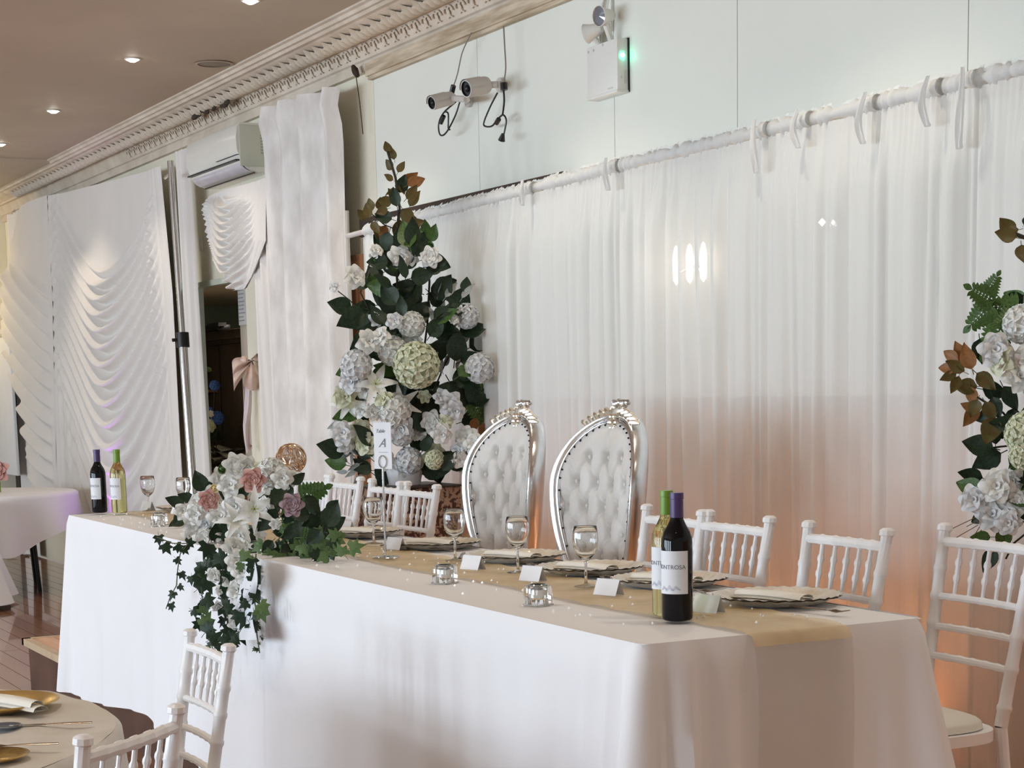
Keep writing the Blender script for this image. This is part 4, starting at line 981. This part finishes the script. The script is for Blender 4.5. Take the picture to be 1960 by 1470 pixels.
# ---- tall arrangement on the pedestal
ped=Plane((-8.0,3.62,.9))
base=ped(775,930); base.z=.86
pb=thing('pedestal','tall square pedestal in spotted brown cloth behind the left chairs','pedestal',(base.x,base.y,0),math.radians(0))
MB().box(-.20,.20,-.20,.20,.0,.85,bev=.006).obj('body',spotbox,pb); MB().box(-.215,.215,-.215,.215,.85,.858,bev=.002).obj('top_board',darkw,pb)
t=thing('flower_arrangement','tall white flower arrangement with dark leaves left of the thrones','flowers',(base.x,base.y,.858))
B=Bouquet(t,(base.x,base.y,.9))
MB().lathe([(.001,0),(.075,0),(.095,.10),(.10,.115),(.09,.115),(.001,.10)],24).obj('pot',whitep,t)
B.stem([(775,915),(770,700),(762,560),(755,470),(765,400),(757,340),(742,290)],.006)
B.stem([(790,915),(800,760),(818,620),(822,540),(818,470)],.005); B.stem([(770,800),(720,660),(705,590),(690,560),(712,490)],.004); B.stem([(800,820),(850,700),(890,620),(900,600)],.004); B.stem([(790,860),(860,800),(905,760),(935,740)],.005)
B.stem([(760,440),(735,430),(712,410),(705,415)],.003); B.stem([(700,610),(670,575),(640,552)],.003); B.stem([(690,850),(655,845)],.004)
# bronze spire leaves
for px,py,L,a,k_ in ((745,292,22,110,'b'),(755,305,24,100,'b'),(752,325,24,120,'b'),(762,330,24,60,'b'),(752,345,20,150,'b'),(765,352,22,-70,'b'),(758,362,24,200,'b'),(770,352,36,30,'o'),(765,368,34,70,'d'),(780,355,38,25,'o'),(762,385,30,130,'b'),(778,380,32,45,'b'),(750,388,28,170,'b'),(770,400,40,-60,'b'),(760,395,36,100,'d'),
   (742,400,24,200,'b'),(785,395,34,60,'b'),(778,415,36,-40,'b'),(765,420,40,-100,'b'),(750,420,34,160,'d'),(712,405,26,100,'b'),(727,402,24,85,'b'),(706,418,28,100,'b'),(712,425,26,-60,'b'),(722,430,28,-85,'b'),(738,432,30,-110,'o'),(700,420,24,130,'b'),(775,440,38,-60,'b'),(760,440,44,-80,'d'),(745,445,40,-110,'d'),(785,432,30,20,'b'),(772,462,34,-20,'b')):
    B.lf(random.choice(LF[k_]),px,py,L,a,U(-.05,.05),.6)
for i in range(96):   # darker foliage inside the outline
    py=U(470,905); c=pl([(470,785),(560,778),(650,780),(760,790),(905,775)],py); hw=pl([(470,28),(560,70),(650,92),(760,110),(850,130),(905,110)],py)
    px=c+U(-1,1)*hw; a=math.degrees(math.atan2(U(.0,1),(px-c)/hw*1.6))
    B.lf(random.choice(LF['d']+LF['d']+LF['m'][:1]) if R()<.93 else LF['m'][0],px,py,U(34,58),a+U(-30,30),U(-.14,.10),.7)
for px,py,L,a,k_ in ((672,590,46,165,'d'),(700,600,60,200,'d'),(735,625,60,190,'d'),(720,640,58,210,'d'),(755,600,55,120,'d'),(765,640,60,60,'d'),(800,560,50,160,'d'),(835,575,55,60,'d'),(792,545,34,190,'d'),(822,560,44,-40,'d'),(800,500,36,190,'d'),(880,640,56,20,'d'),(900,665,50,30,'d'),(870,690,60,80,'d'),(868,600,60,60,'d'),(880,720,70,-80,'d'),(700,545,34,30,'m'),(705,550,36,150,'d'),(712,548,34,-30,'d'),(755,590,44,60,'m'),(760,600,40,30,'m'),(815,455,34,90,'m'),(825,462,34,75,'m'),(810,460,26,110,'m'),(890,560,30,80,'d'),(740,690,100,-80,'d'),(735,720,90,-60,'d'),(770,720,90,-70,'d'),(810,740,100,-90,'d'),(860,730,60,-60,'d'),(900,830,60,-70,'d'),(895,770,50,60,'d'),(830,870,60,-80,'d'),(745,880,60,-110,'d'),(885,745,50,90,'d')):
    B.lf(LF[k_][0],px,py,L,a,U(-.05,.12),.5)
for px,py,L,a in ((905,755,72,25),(915,745,62,5),(925,760,60,-25),(910,770,55,-70)): B.lf(FE,px,py,L*.9,a,.0,.3)
for px,py,L,a in ((945,790,34,40),(950,800,32,80),(940,805,34,-60),(925,810,32,-90),(912,800,30,-110),(950,815,30,-30)): B.lf(LF['o'][0],px,py,L,a,0,.5)
for i in range(44):  # frosted fronds
    if i<26: px,py=U(835,885),U(560,720); a=U(50,120)
    else: px,py=U(655,700),U(800,920); a=U(120,260)
    B.lf(LF['y'][0],px,py,U(22,40),a,U(-.05,.05),.8)
fl=[('c','ball',797,699,46),('w','ball',788,622,27),('w','ball',752,672,30),('w','bl',728,645,22),('w','bl',704,655,26),('g','ball',682,700,32),('g','bl',672,730,26),('w','bl',700,745,22),('c','bl',660,760,26),('w','ball',755,785,34),('w','bl',790,650,20),('w','lily',718,738,34),('w','lily',768,775,30),('w','lily',668,772,28),
  ('g','ball',918,705,30),('g','ball',893,605,26),('w','bl',765,490,24),('w','bl',785,492,18),('w','rose',825,492,20),('w','bl',678,530,24),('w','bl',640,549,12),('c','bl',655,845,10),('g','bl',655,830,26),('g','bl',660,850,20),('w','bl',695,785,20),('w','bl',712,790,18),('c','bl',690,825,24),('c','bl',700,850,24),('g','bl',765,820,30),('g','ball',768,830,26),
  ('w','bl',806,825,24),('w','rose',828,808,22),('w','bl',845,830,22),('c','rose',852,808,14),('g','bl',860,770,26),('g','bl',870,785,22),('c','rose',812,760,13),('c','bl',828,870,28),('c','ball',832,880,20),('g','ball',783,882,28),('g','bl',770,895,24),('g','bl',735,880,22),('w','bl',893,840,26),('w','bl',908,850,22),('g','bl',878,865,20),('w','bl',880,880,18),('g','bl',720,610,16),('w','bl',870,612,10),('g','bl',755,615,18),('w','bl',745,505,12),('w','bl',720,480,14),('g','bl',800,690,20),('w','bl',690,690,20),('c','bl',735,765,20),('g','bl',845,760,18)]
def put(B,fl,jit=.06,base=.10):
    for k_,ty,px,py,r in fl:
        off=-base+U(-jit,jit)
        if ty=='ball': B.fl(BA[k_],px,py,r,off,.2,'hydrangea_bloom' if k_!='c' else 'pompom_bloom')
        elif ty=='bl': B.fl(random.choice(BL[k_]),px,py,r,off,.45,'white_blossom' if k_!='c' else 'ivory_blossom')
        elif ty=='rose': B.fl(RO[k_],px,py,r,off,.25,{'w':'white_rose','c':'ivory_rose','p':'pink_rose','m':'mauve_rose'}[k_])
        elif ty=='lily':
            o=B.fl(LI,px,py,r,off,.35,'lily'); link('stamens',ST,o)
        elif ty=='bud': B.lf(BU[k_],px,py,r,U(60,120),off,.2,'flower_bud')
put(B,fl)
B.lf(BU['g'],822,470,22,80,-.05,.1,'flower_bud'); B.lf(BU['w'],718,485,22,80,-.05,.1,'flower_bud'); B.lf(BU['g'],718,500,18,90,-.05,.1,'flower_bud')
# ---- right arrangement
rp=Plane((-3.75,3.62,.8)); base=rp(2150,1090); 
pb=thing('pedestal','square pedestal under the flower arrangement at the right frame edge','pedestal',(base.x,base.y,0))
MB().box(-.17,.17,-.17,.17,0,.72,bev=.006).obj('body',spotbox,pb); MB().box(-.18,.18,-.18,.18,.72,.728,bev=.002).obj('top_board',darkw,pb)
t=thing('flower_arrangement','tall white flower arrangement with copper leaves cut by the right frame edge','flowers',(base.x,base.y,.728))
B=Bouquet(t,(-3.66,3.62,.8))
MB().lathe([(.001,0),(.075,0),(.095,.10),(.10,.115),(.09,.115),(.001,.10)],24).obj('pot',whitep,t)
B.stem([(2020,1080),(2010,900),(2000,700),(1990,520),(1975,460),(1935,445)],.006); B.stem([(2000,1000),(1960,840),(1920,790),(1870,760)],.003); B.stem([(1990,800),(1930,700),(1880,690),(1850,670)],.003); B.stem([(2000,960),(1940,850),(1925,930),(1918,960)],.003); B.stem([(1990,620),(1930,590),(1895,565)],.003); B.stem([(1945,852),(1915,855),(1880,860)],.003); B.stem([(1990,1000),(1940,1040),(1925,1070)],.003)
for a_,b_ in (((1885,982),(1822,1012)),((1885,990),(1850,1008)),((1880,1000),(1862,1030)),((1872,1005),(1820,1035)),((1890,1000),(1870,1025))): B.stem([a_,b_],.0012,0,M('twig_brown',(.18,.10,.07),.7),'twig')
for px,py,L,a,k_ in ((1950,440,34,190,'b'),(1945,455,40,165,'b'),(1940,448,40,130,'b'),(1955,470,38,-80,'b'),(1960,430,20,60,'d'),
  (1835,690,38,150,'o'),(1850,695,46,120,'o'),(1860,705,50,110,'o'),(1832,705,38,175,'o'),(1830,715,32,200,'b'),(1845,712,40,150,'b'),(1870,715,46,-40,'b'),(1835,720,34,-110,'b'),(1870,740,44,180,'b'),(1880,745,48,-10,'d'),(1858,740,40,-80,'o'),(1885,770,40,-60,'b'),(1900,760,44,-70,'d'),(1920,740,52,-60,'d'),(1872,765,36,-110,'b'),(1905,790,40,200,'d'),(1868,783,30,160,'o'),(1870,778,44,-120,'o'),(1905,800,52,-110,'b'),(1912,795,48,-80,'d'),(1945,780,60,-100,'d'),(1875,650,46,-80,'d'),
  (1900,858,56,165,'d'),(1905,850,44,95,'d'),(1915,868,56,205,'d'),(1880,915,48,165,'d'),(1880,940,54,160,'m'),(1895,930,40,-60,'m'),(1890,960,44,180,'d'),(1915,965,50,-150,'d'),(1935,930,40,20,'d'),(1950,990,50,20,'d'),(1900,1005,36,-20,'m'),(1895,1028,36,180,'m'),(1925,1010,46,-100,'m'),(1885,985,32,210,'d'),(1905,1050,50,-115,'d'),(1965,1000,40,0,'d')):
    B.lf(random.choice(LF[k_]),px,py,L,a,U(-.06,.06),.45)
for px,py,L,a in ((1900,575,56,150),(1895,585,60,225),(1945,590,60,175),(1920,620,70,-120),(1890,560,40,60),(1945,600,50,-150)): B.lf(FE,px,py,L*.95,a,-.03,.25)
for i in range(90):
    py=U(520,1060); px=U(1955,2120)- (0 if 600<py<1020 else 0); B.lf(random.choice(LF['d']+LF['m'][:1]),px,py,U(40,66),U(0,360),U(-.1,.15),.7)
put(B,[('w','ball',1958,620,38),('g','bl',1905,670,34),('c','bl',1915,690,30),('w','bl',1950,720,34),('w','bl',1962,690,30),('c','ball',1968,830,44),('c','ball',1962,870,30),('w','bl',1908,930,34),('w','bl',1938,920,26),('w','bl',1920,955,30),('w','rose',1945,960,24),('g','bl',1865,955,30),('g','bl',1900,985,34),('w','bl',1935,990,26),('w','ball',2020,760,50),('w','ball',2030,950,46),('w','bl',2000,560,36),('w','bl',2040,650,40),('c','ball',2070,850,46),('w','bl',1990,1010,34),('g','bl',1930,1000,26)],.04,.08)
# ---- centrepiece
t=thing('flower_centrepiece','white and pink flower centrepiece trailing ivy over the table front','flowers',(-6.85,2.30,TZ+.008))
MB().box(-.20,.20,-.07,.07,0,.05,bev=.01).obj('foam_tray',leafd,t)
B=Bouquet(t,(-6.85,2.27,.9)); B.P=YPlane((-6.85,2.27,.9),2.27)
for i in range(90):
    px=U(345,640); py=U(915,1062); 
    if ((px-490)/150)**2+((py-1010)/95)**2>1.05: continue
    B.lf(random.choice(LF['d']),px,py,U(26,46),U(0,360),U(-.08,.10),.8)
for i in range(26): B.lf(random.choice(LF['d']+[FE]),U(540,600),U(940,1060),U(30,56),U(-60,60),U(-.05,.05),.8)
put(B,[('w','bl',470,895,24),('w','rose',448,890,22),('w','bl',420,915,22),('w','bl',405,950,22),('w','bl',440,930,24),('w','ball',520,905,28),('w','bl',540,915,20),('w','bl',500,930,22),('w','bl',380,965,24),('w','bl',370,1000,26),('g','bl',395,1000,24),('w','bl',420,990,26),('w','bl',425,1020,22),('w','bl',390,1035,24),('w','bl',365,1030,20),('w','bl',450,970,26),('w','bl',455,1000,24),('g','bl',485,975,20),('w','bl',350,980,20),('w','bl',455,1030,24),('w','bl',462,1045,20),
   ('w','bl',555,915,16),('w','bl',528,925,16),('w','rose',527,1003,10),('w','rose',498,1022,11),('w','bl',510,965,16),('g','bl',540,930,14),('w','bl',375,985,22),('c','bl',500,900,18)],.05,.06)
B.fl(RO['p'],485,919,21,-.14,.1,'pink_rose'); B.fl(RO['p'],399,957,19,-.14,.15,'pink_rose'); B.fl(RO['m'],559,967,19,-.14,.15,'mauve_rose')
B.lf(BU['y'],410,935,20,60,-.1,.1,'yellow_bud'); B.lf(BU['g'],425,900,20,110,-.05,.1,'flower_bud')
o=B.fl(LI,487,975,30,-.16,.12,'lily'); link('stamens',ST,o)
o=B.fl(LI,455,1000,30,-.12,.5,'lily'); link('stamens',ST,o)
B2=Bouquet(t,(-6.62,1.99,.7)); B2.P=YPlane((-6.50,2.015,.7),2.015)
def ivyrun(pts,n,lp=(16,27),off=0,lt=.12):
    B2.stem(pts,.0022,off,M('ivy_stem',(.06,.07,.03),.6),'ivy_stem')
    for i in range(n):
        k_=(i+.5)/n*(len(pts)-1); j=int(k_); f=k_-j; px=lerp(pts[j][0],pts[j+1][0],f); py=lerp(pts[j][1],pts[j+1][1],f)
        B2.lf(IV[2] if R()<lt else random.choice(IV[:2]),px+U(-9,9),py+U(-6,6),U(*lp),U(-150,-30)+ (0 if R()<.7 else 120),off+U(-.03,.02),.55)
ivyrun([(360,1040),(330,1040),(300,1028)],4,(18,26)); 
ivyrun([(360,1040),(345,1060),(340,1090),(338,1120),(325,1145),(318,1165)],6,(12,20))
ivyrun([(400,1040),(395,1080),(385,1120),(390,1180),(400,1220),(410,1250)],18,(20,32)); ivyrun([(430,1050),(425,1100),(430,1150),(440,1200),(430,1245)],18,(20,32)); ivyrun([(450,1060),(460,1110),(470,1150),(465,1200),(440,1240)],14,(18,30))
ivyrun([(490,1060),(488,1100),(485,1130),(490,1170),(482,1200)],16,(16,26)); ivyrun([(485,1180),(492,1215),(497,1250)],8,(6,11)); ivyrun([(390,1110),(375,1095),(366,1110)],3,(14,20)); ivyrun([(395,1160),(375,1168),(362,1170)],2,(18,24))
for pts,n in (([(500,1050),(560,1058),(620,1062),(670,1052)],16),([(520,1040),(590,1045),(640,1040)],12),([(590,1010),(630,1020),(650,1028)],6),([(380,1050),(440,1060),(500,1062)],14)):
    for i in range(n):
        k_=(i+.5)/n*(len(pts)-1); j=int(k_); f=k_-j; px=lerp(pts[j][0],pts[j+1][0],f); py=lerp(pts[j][1],pts[j+1][1],f)
        B.lf(IV[2] if R()<.3 else random.choice(IV),px+U(-8,8),py+U(-8,8),U(18,30),U(-180,180),U(-.10,.0),.6)
for px,py,r in ((447,1050,24),(455,1075,24),(465,1095,22),(440,1110,18),(455,1130,22),(410,1100,16),(470,1150,16),(425,1130,14),(450,1190,16),(415,1160,12)): B2.fl(random.choice(BL['w']),px,py,r,-.0,.5,'white_blossom')
# white ribbon tail between
P0=B2.P
o=MB().grid(lambda u,v:P0(lerp(455,488,u)+5*math.sin(v*7),lerp(1075,1225,v),-.012+.015*math.sin(v*9+u*3))-Vector(t.location),6,24).obj('satin_ribbon',M('white_satin',(.8,.83,.88),.35),t,ang=180)
o=MB().grid(lambda u,v:P0(lerp(499,508,u),lerp(1075,1262,v),.004*math.sin(v*30)+.012*u)-P0(502,1170),3,30).obj('cellophane_strip',film,ang=180,fixn=False); o.location=P0(502,1170); tag(o,'thin clear cellophane strip hanging at the cloth seam right of the ivy','ribbon')
# ---------------------------------------------------------------- gold globe
p=atz(560,975,TZ+.008); gp=Plane(p); c=gp(557,878); 
t=thing('wire_globe','rose gold wire globe candle stand behind the centrepiece','vase',(c.x,c.y,TZ+.008))
rg=29/gp.s; zc=c.z-(TZ+.008); b=MB()
for i in range(22):
    ax=Vector((U(-1,1),U(-1,1),U(-1,1))).normalized(); q=ax.to_track_quat('Z','Y').to_matrix(); rr_=rg*U(.75,1)
    hh=math.sqrt(rg*rg-rr_*rr_)*(1 if R()<.5 else -1); b.tube([q@Vector((rr_*math.cos(a),rr_*math.sin(a),hh))+Vector((0,0,zc)) for a in [2*math.pi*k_/22 for k_ in range(23)]],.0028,5)
b.obj('wire_ball',goldw,t); MB().tube([(0,0,0),(0,0,.004),(0,0,zc-rg)],[.04,.006,.005],12).obj('stem',goldw,t); MB().ball((0,0,zc),rg*.8,14,10).obj('inner_glass',M('amber_glass',(.75,.6,.5),.1,trans=.6,alpha=.5),t)
# ================================================================= STORE ROOM CONTENT
def q(px,py,Y): return aty(px,py,Y)
c=q(430,740,5.2)
t=thing('dark_cabinet','tall dark wooden cabinet in the store room doorway','cabinet',(q(425,800,5.0).x,5.2,FZ))
x0=q(386,800,5.0).x-c.x*0; x1=q(476,800,5.0).x; zt=q(430,632,5.0).z; cx=q(425,800,5.0).x
MB().box(x0-cx-.3,x1-cx+.2,-.2,.25,0,zt-FZ).obj('carcass',darkw,t,smooth=False)
MB().box(x0-cx-.32,x1-cx+.22,-.24,.27,zt-FZ-.08,zt-FZ,bev=.01).obj('cornice',darkw,t)
for i in range(2): MB().box(lerp(x0,x1,i/2)-cx+.02,lerp(x0,x1,(i+1)/2)-cx-.02,-.225,-.2,.1,zt-FZ-.12,bev=.006).obj('door',darkw,t)
MB().box(x0-cx,x0-cx+.55,-.34,-.22,q(0+420,748,5.0).z-FZ-.012,q(420,748,5.0).z-FZ+.012,bev=.003).obj('shelf',brownw,t)
p=q(413,628,5.0); tag(MB().box(-.32,.22,-.06,.06,.0,.05,bev=.01).box(.0,.28,-.07,.0,.03,.06).obj('black_case',blackp),'flat black case lying on top of the dark cabinet','case').location=(p.x,5.0,zt+.002)
# counter with papers
zc_=q(440,905,4.75).z
t=thing('store_counter','brown wooden counter with pale edge in the store room','counter',(q(440,905,4.75).x,4.8,FZ))
MB().box(-.8,.6,-.12,.3,0,zc_-FZ-.04).obj('body',brownw,t,smooth=False); MB().box(-.8,.6,-.16,.3,zc_-FZ-.04,zc_-FZ,bev=.004).obj('worktop',trimw,t)
b=MB(); p=q(440,862,4.8)
for i in range(9):
    cx_=p.x+U(-.45,.25); 
    b.grid(lambda u,v,i=i,cx_=cx_:(cx_+(u-.5)*.5-p.x,(v-.5)*.2,zc_+.02+.02*i+.03*math.sin(u*5+i)*math.cos(v*4+i*2)-p.z),6,4)
o=b.obj('paper_pile',M('crinkled_film',(.30,.28,.28),.2,c2=(.8,.8,.8),vscale=9),ang=180); o.location=p; tag(o,'crumpled shiny wrapping piled on the store room counter','packaging',kind='stuff')
# beige post, bow
pz=q(482,700,4.3)
t=thing('beige_post','pale beige post with a notice at the doorway side','post',(q(487,700,4.36).x,4.40,FZ))
MB().box(-.16,.10,-.08,.08,0,2.33-.02,bev=.01).obj('body',beige,t)
n_=MB().box(-.14,.02,-.092,-.085,q(480,620,4.3).z-FZ,q(480,550,4.3).z-FZ).obj('paper_notice',M('notice_paper',(.50,.50,.48),.6),t,smooth=False); 
b=MB()
for i in range(9): b.box(-.13,-.13+U(.08,.13),-.0935,-.092,q(480,618,4.3).z-FZ+.02+i*.026,q(480,618,4.3).z-FZ+.028+i*.026)
b.obj('printed_lines',M('notice_ink',(.25,.25,.28),.7),n_,smooth=False)
# bow
pb_=q(478,690,4.15); t=thing('satin_bow','large blush pink satin bow tied on the beige post','bow',(pb_.x,4.15,pb_.z))
S=Plane((pb_.x,4.15,1)).s
def bp(px,py,o=0): return Plane((pb_.x,4.15,1))(px,py,o)-Vector((pb_.x,4.15,pb_.z))
b=MB().grid(lambda u,v:bp(lerp(482,444,math.sin(math.pi*min(.5,v*.5)))+4*u, lerp(690,lerp(694,735,u),v)-(1-u)*8*math.sin(math.pi*v)+u*18*math.sin(math.pi*v*.7),-.05*math.sin(math.pi*v)+.025*math.sin(u*14)),14,12)
b.obj('left_loop',satin,t,ang=180)
MB().grid(lambda u,v:bp(lerp(480,lerp(466,500,u),v**.6),lerp(690,lerp(738,748,math.sin(math.pi*u)),v),-.09*math.sin(math.pi*v)+.018*math.sin(u*9)),12,12).obj('front_loop',satin,t,ang=180)
MB().grid(lambda u,v:bp(lerp(480,lerp(492,502,u),v),lerp(688,lerp(676,700,u),v),-.04*math.sin(math.pi*v)+.02*math.sin(u*9)),8,8).obj('right_loop',satin,t,ang=180)
MB().ball((0,-.04,.0),.035,10,7,(1.2,.8,.9)).obj('knot',satin,t)
MB().grid(lambda u,v:bp(lerp(464,481,u)+2*math.sin(v*6)+6*v*(.5-u)+6*max(0,v-.6)*4*.6,lerp(735,868,v)-(10*u if v>.9 else 0),.02+.015*math.sin(u*6+v*4)),8,20).obj('tail',M('pale_satin',(.66,.56,.56),.3),t,ang=180)
# blue flowers on the shelf
for (px,py,r,lb) in ((411,738,11,'single blue flower above the others in the store room'),(416,800,14,'cluster of blue flowers low at the doorway')):
    pp=q(px,py,4.75); t=thing('blue_flowers',lb,'flowers',pp); BB=Bouquet(t,pp)
    BB.fl(BA['b'],px,py,r,0,.1,'blue_bloom')
    if r>12:
        BB.fl(BA['b'],400,788,10,0,.1,'blue_bloom'); BB.fl(random.choice(BL['w']),403,792,7,-.05,.2,'white_blossom'); BB.fl(BL['c'][0],400,815,14,-.03,.2,'ivory_blossom')
        for i in range(10): BB.lf(LF['d'][0],U(400,424),U(805,835),16,U(-150,-30),0,.6)
    BB.stem([(px,py),(px-2,py+60),(px-4,905)],.006)
    BB.lf(LF['m'][0],px-6,py-28 if r<12 else py+20,14,150,0,.5)
# store light
t=downlight(-14.2,5.3,'recessed downlight in the store room ceiling'); t.location.z=2.12; t.children[-1].data.energy=160; t.children[-1].data.spot_size=math.radians(160)
# ================================================================= FAR LEFT
# dark doorway strip and white board on the end of the wall
dk=struct(MB().box(-.35,.25,-.02,.03,0,1.9).obj('door_2',darkw,smooth=False)); dk.location=(q(24,800,4.17).x,4.17,FZ)
dk['label']='dark doorway strip in the far left corner'
t=tag(MB().box(-.9,.0,-.03,.0,0,1.35,bev=.004).obj('white_screen',whitep),'large white screen panel leaning at far left wall','screen'); t.location=(q(6,700,3.9).x,4.0,.55)
def rtcloth(name,c,r,zt,drop,label,m,seed,fold_n=11,amp=.05,flare=.05,n=180,nv=16,sag=0,hem=None,crinkle=0):
    rr=random.Random(seed); ph=rr.uniform(0,6)
    vs=[];fs=[];N=n
    rings=[(k_/10*r*.985,0) for k_ in range(1,11)]
    b=MB()
    def top(u,v):
        a=2*math.pi*u; q_=v*(r-.012); x,y=q_*math.cos(a),q_*math.sin(a)
        z=zt+crinkle*noise.noise(Vector((x*7,y*7,seed)))
        return (x,y,z)
    b.grid(top,N,24,cu=True)
    def side(u,v):
        a=2*math.pi*u; f=.5+.5*math.sin(a*fold_n+ph+1.3*math.sin(a*3)); f=f**1.3
        e=min(1,v/.06); q_=r-.012+.012*math.sin(math.pi/2*e); q_+=v*(flare+amp*f)-v*amp*.3
        hz=drop*(1+(hem or 0)*math.sin(a*5+ph))
        z=zt-(.012*(1-math.cos(math.pi/2*e)) if e<1 else .012)-max(0,v-.06)*hz
        if e<1 and crinkle: z+=crinkle*noise.noise(Vector((r*math.cos(a)*7,r*math.sin(a)*7,seed)))*(1-e)
        return (q_*math.cos(a),q_*math.sin(a),z)
    b.grid(side,N,nv,cu=True)
    o=b.obj(name,m,None,fixn=True,ang=180); o.location=c; return tag(o,label,'tablecloth')
def rtable(c,r,zt,label):
    t=thing('round_table',label,'table',c)
    MB().lathe([(.0001,zt-.03),(r,zt-.03),(r,zt-.004),(.0001,zt-.004)],48).obj('tabletop',brownw,t)
    for k_ in range(4):
        a=.6+k_*math.pi/2; MB().tube([(r*.7*math.cos(a),r*.7*math.sin(a),zt-.03),(r*.78*math.cos(a),r*.78*math.sin(a),.0)],.018,8).obj('leg',blackp,t)
    return t
FT=(-15.55,3.05,FZ); FR=.80
rtable(FT,FR-.02,.80,'far round table at the left, legs showing under its cloth'); rtcloth('tablecloth',FT,FR,.805,.40,'white cloth on the far round table at the left',cloth,3,9,.09,.05,hem=.25)
# tall trumpet vase, small glass vase, gold plate
p=atz(40,941,FZ+.81)
t=thing('trumpet_vase','tall flared glass vase on the far round table','vase',(FT[0]-.10,FT[1]-.28,FZ+.81))
MB().lathe([(.0001,0),(.11,.0),(.11,.006),(.03,.02),(.022,.06),(.026,.25),(.035,.40),(.06,.45),(.12,.49),(.115,.492),(.055,.456),(.03,.40),(.018,.25),(.0001,.08)],28).obj('vase_body',M('frosted_vase',(.75,.74,.76),.1,trans=.5),t,ang=180)
t=thing('glass_vase','small glass vase holding silver sprigs on the far round table','vase',(FT[0]+.28,FT[1]-.12,FZ+.81))
MB().lathe([(.0001,0),(.05,.0),(.055,.01),(.06,.16),(.057,.16),(.05,.012),(.0001,.012)],24).obj('vase_body',glass,t,ang=180); MB().lathe([(.0001,.013),(.044,.013),(.046,.11),(.0001,.11)],16).obj('dark_filling',darkst,t)
for i in range(22):
    a=U(0,6.28); link('silver_sprig',LF['y'][0],t,frame((U(-.03,.03),U(-.03,.03),U(.12,.2)),(U(-1,1),-1,U(-1,1)),(math.cos(a),math.sin(a),1.0),U(.05,.10)))
t=tag(MB().lathe([(.0001,.004),(.10,.004),(.16,.02),(.158,.016),(.10,0),(.0001,0)],36).obj('gold_plate',goldp),'gold charger plate at the left edge on the far round table','plate'); t.location=(FT[0]-.45,FT[1]-.25,FZ+.81)
p=q(-3,905,3.2); t=thing('pink_rose_vase','pale pink rose head in a stem vase at the far left edge','flowers',(p.x+.0,3.2,FZ+.81)); link('rose_head',RO['p'],t,frame((0,0,p.z-FZ-.81),(.8,-.5,.3),None,.10)); MB().tube([(0,0,0),(0,0,p.z-FZ-.81)],.012,8).obj('stem',greenc,t)
# nearer cloth hem at the far-left floor
NT=(-14.55,2.10,FZ)
rtable(NT,.70,.78,'round table cut by left frame edge, only its cloth hem in view')
rtcloth('tablecloth',NT,.72,.785,.775,'white cloth trailing to the floor at the left frame edge',cloth,6,10,.12,.24)
# purple uplight behind the far table
t=thing('uplighter','small black floor uplighter glowing purple behind the far table','lamp',(q(165,1000,3.75).x,3.72,FZ))
MB().lathe([(.0001,0),(.08,0),(.08,.14),(.06,.15),(.06,.12),(.0001,.12)],24).obj('housing',blackp,t); MB().lathe([(.0001,.125),(.058,.125)],24).obj('lamp_glass',M('purple_glow',(.6,.2,1),.3,emit=(.55,.16,1),estr=8),t)
l=bpy.data.lights.new('uplight_beam','SPOT'); l.energy=24; l.color=(.60,.16,1); l.spot_size=math.radians(60); l.spot_blend=.8; l.shadow_soft_size=.06; o=bpy.data.objects.new('uplight_beam',l); col.objects.link(o); o.parent=t; o.location=(0,0,.2); o.rotation_euler=(math.radians(160),0,0)
# warm wall lamp at the far left corner (outside the frame)
t=thing('wall_lamp','small warm wall lamp on the far left wall, outside the frame','lamp',(XL+.12,3.3,2.35))
MB().ball((0,0,0),.07).obj('globe',M('warm_globe',(1,.9,.6),.3,emit=(1,.72,.32),estr=6),t); MB().box(-.12,-.04,-.03,.03,-.03,.03).obj('bracket',goldp,t)
l=bpy.data.lights.new('lamp_glow','POINT'); l.energy=11; l.color=(1,.74,.34); l.shadow_soft_size=.08; o=bpy.data.objects.new('lamp_glow',l); col.objects.link(o); o.parent=t; o.location=(.12,0,0)
# ================================================================= FOREGROUND ROUND TABLE
RT=(-4.86,.31,FZ); RR=.95
rtable(RT,RR-.02,.735,'foreground round table at the bottom left corner'); rtcloth('tablecloth',RT,RR,.74,.5,'crumpled grey-white cloth on the foreground round table',linen2,12,10,.05,.03,240,16,crinkle=.012)
p=atz(-4,1353,FZ+.75)
t=thing('gold_charger','gold charger plate with cream napkin on the foreground round table','plate',(p.x,p.y,FZ+.745)); 
MB().lathe([(.0001,.006),(.105,.006),(.118,.012),(.158,.024),(.165,.024),(.165,.021),(.118,.006),(.105,0),(.0001,0)],56).obj('plate_body',goldp,t,ang=180)
n2=napkin((p.x+.075,p.y+.02,FZ+.745+.014),math.radians(205),'cream folded napkin on the gold charger at bottom left'); n2.scale=(1.05,1.15,1.3)
p=atz(-14,1450,FZ+.75); t=tag(MB().lathe([(.0001,.003),(.055,.003),(.085,.014),(.083,.011),(.055,0),(.0001,0)],40).obj('gold_side_plate',goldp,ang=180),'small gold side plate at the bottom left corner','plate'); t.location=(p.x,p.y,FZ+.745)
p=atz(100,1386,FZ+.75); flatware('knife','dark knife lying in front of the gold charger, bottom left',(p.x,p.y,FZ+.746),math.radians(160))
p=atz(30,1436,FZ+.75); flatware('fork','dark fork beside the small gold side plate, bottom left',(p.x,p.y,FZ+.758),math.radians(160))
p=atz(8,1391,FZ+.75); tag(MB().lathe([(.0001,.002),(.03,.002),(.045,.008),(.044,.005),(.03,0),(.0001,0)],32).obj('glass_saucer',M('blue_grey_glass',(.12,.15,.2),.1),ang=180),'small dark glass saucer in front of the gold charger','saucer').location=(p.x,p.y,FZ+.746)
p=atz(232,1470,FZ+.3);
